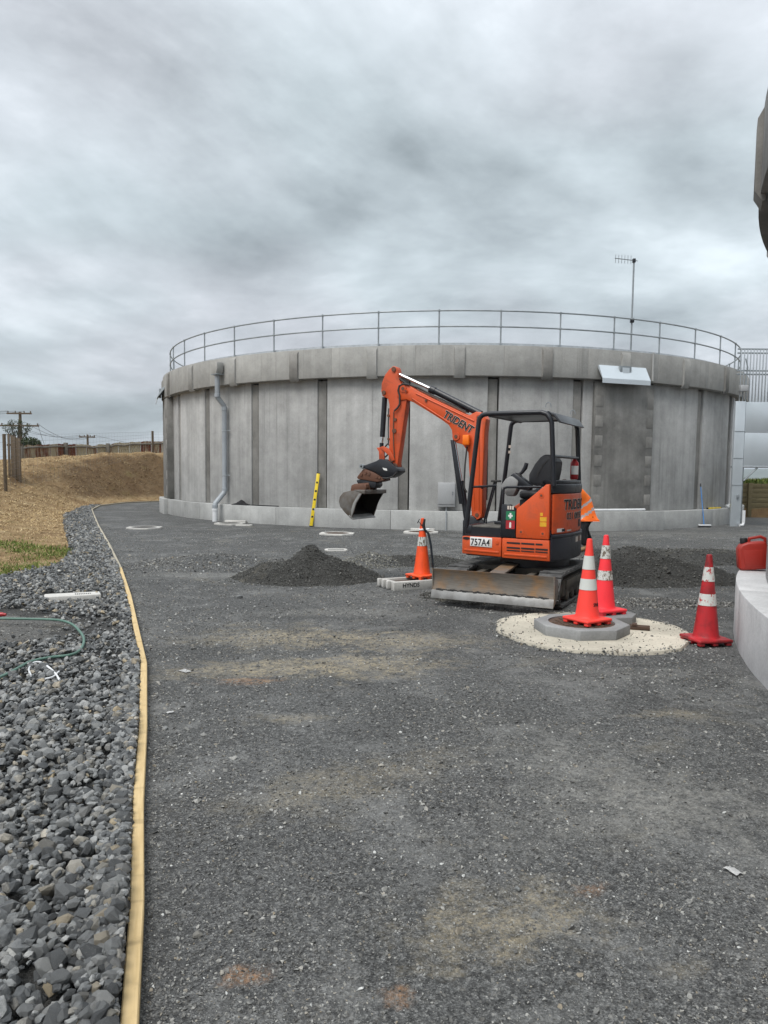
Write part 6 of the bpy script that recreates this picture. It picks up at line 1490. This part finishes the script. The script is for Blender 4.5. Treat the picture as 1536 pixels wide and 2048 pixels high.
tree(58, 905, 50, 'dark round shrub behind the palings at far left', [(0.1, 0, 1.15, 0.80, 0.7, 0.80, 5200), (-0.5, 0, 0.95, 0.6, 0.6, 0.7, 2600), (0.55, 0.1, 0.75, 0.5, 0.5, 0.55, 1800)], 0,
     [([(0, 0, 0), (0.1, 0, 0.5), (0.3, 0, 1.1)], [0.09, 0.07, 0.03]), ([(0, 0, 0.1), (-0.3, 0, 0.7), (-0.5, 0, 1.1)], [0.06, 0.04, 0.02])], 0.075)
lim = []; blob = []
for k in range(11):
    a = (k/10-0.5)*1.9; e = Vector((math.sin(a)*1.15, random.uniform(-.4, .4), 2.1+math.cos(a)*1.0)); m_ = Vector((math.sin(a)*0.45, 0, 1.6+0.3*random.random())); lim.append(([(0, 0, 0.9), m_, e], [0.06, 0.04, 0.012]))
    for j in range(3): f = m_.lerp(e, 0.4+0.3*j); blob.append((f.x, f.y, f.z, 0.24, 0.2, 0.18, 46))
lim.append(([(0, 0, -0.3), (0, 0, 1.0)], [0.12, 0.08]))
tree(36, 893, 56, 'sparse bare-branched tree behind the tall utility pole', blob, 0, lim, 0.06)

def blades(name, label, m, region, n, h, kind, lean=0.9, width=0.012):
    """short blades of straw or grass standing on the terrain"""
    x0, x1, y0, y1 = region; x = RNG.uniform(x0, x1, n); y = y0*np.exp(RNG.random(n)*math.log(y1/y0))
    s, _ = seg_dist(np.stack([x, y], 1), FOOT); k = (s > -0.15) & (s < 12); x, y, s = x[k], y[k], s[k]
    pn = np.array([mn.noise(Vector((a*0.55, b*0.55, 11.0)))+0.6*mn.noise(Vector((a*1.9, b*1.9, 5.0))) for a, b in zip(x, y)])
    if kind == 'grass':
        g1 = np.exp(-(((x+5.9)/1.5)**2+((y-12.2)/1.5)**2)); g2 = np.exp(-(((x+6.9)/1.2)**2+((y-15.2)/0.9)**2)); k = (g1+g2*0.8)*1.3+pn*1.0+0.35*RNG.normal(0, 1, len(x)) > 0.66
    else: k = pn > -0.5-0.6*RNG.random(len(x))
    x, y = x[k], y[k]; n = len(x); z = terrain_z(x, y)-0.01
    a = RNG.uniform(0, 2*np.pi, n); hh = h*RNG.uniform(0.5, 1.4, n)*np.clip(y/16, 0.9, 1.5); ln = lean*RNG.uniform(0.2, 1.3, n)
    wv = np.stack([-np.sin(a), np.cos(a), np.zeros(n)], 1)*(width*np.clip(y/12, 0.9, 2.4))[:, None]
    up = np.stack([np.cos(a)*ln, np.sin(a)*ln, np.ones(n)*RNG.uniform(.12, 0.6 if kind == 'straw' else 1.0, n)], 1)*hh[:, None]; B = np.stack([x, y, z], 1)
    V = np.stack([B-wv, B+wv, B+up], 1).reshape(-1, 3); me = np_mesh(name, V, np.arange(3*n).reshape(-1, 3)); o = mesh_obj(name, me, m); tag(o, label, kind, None, 'stuff')
blades('dry_grass', 'dry straw and dead grass covering the bank', M['straw'], (-26, -5, 9.5, 46), 220000, 0.06, 'straw', 1.6, 0.006)
blades('green_grass', 'patch of short green grass at the foot of the bank', M['grass'], (-9.5, -4.8, 10, 18), 60000, 0.07, 'grass', 0.7, 0.008)
def paddock():
    n = 9000; x = RNG.uniform(10.6, 18, n); y = RNG.uniform(31.3, 34, n); z = terrain_z(x, y)-0.01; a = RNG.uniform(0, 2*np.pi, n); h = 0.16*RNG.uniform(.4, 1.5, n)
    wv = np.stack([-np.sin(a), np.cos(a), np.zeros(n)], 1)*0.022; up = np.stack([np.cos(a)*.5, np.sin(a)*.5, np.ones(n)], 1)*h[:, None]; B = np.stack([x, y, z], 1)
    me = np_mesh('green_grass', np.stack([B-wv, B+wv, B+up], 1).reshape(-1, 3), np.arange(3*n).reshape(-1, 3)); tag(mesh_obj('green_grass', me, M['grass']), 'green grass above the timber retaining wall at far right', 'grass', None, 'stuff')
paddock()

# ------------------------------------------------------------------ haze
bm = bm_(); add_box(bm, (0, 0, 20), (13500, 13500, 290)); o = obj('haze', bm, None, None, 0); tag(o, 'thin pale air over the site and far hills', 'haze', None, 'stuff')
hm = bpy.data.materials.new('pale_haze'); hm.use_nodes = True; nt = hm.node_tree; nt.nodes.clear(); ho = nt.nodes.new('ShaderNodeOutputMaterial'); hv = nt.nodes.new('ShaderNodeVolumePrincipled')
hv.inputs['Color'].default_value = (0.80, 0.87, 0.95, 1); hv.inputs['Density'].default_value = 0.00016; nt.links.new(hv.outputs[0], ho.inputs['Volume']); o.data.materials.append(hm)
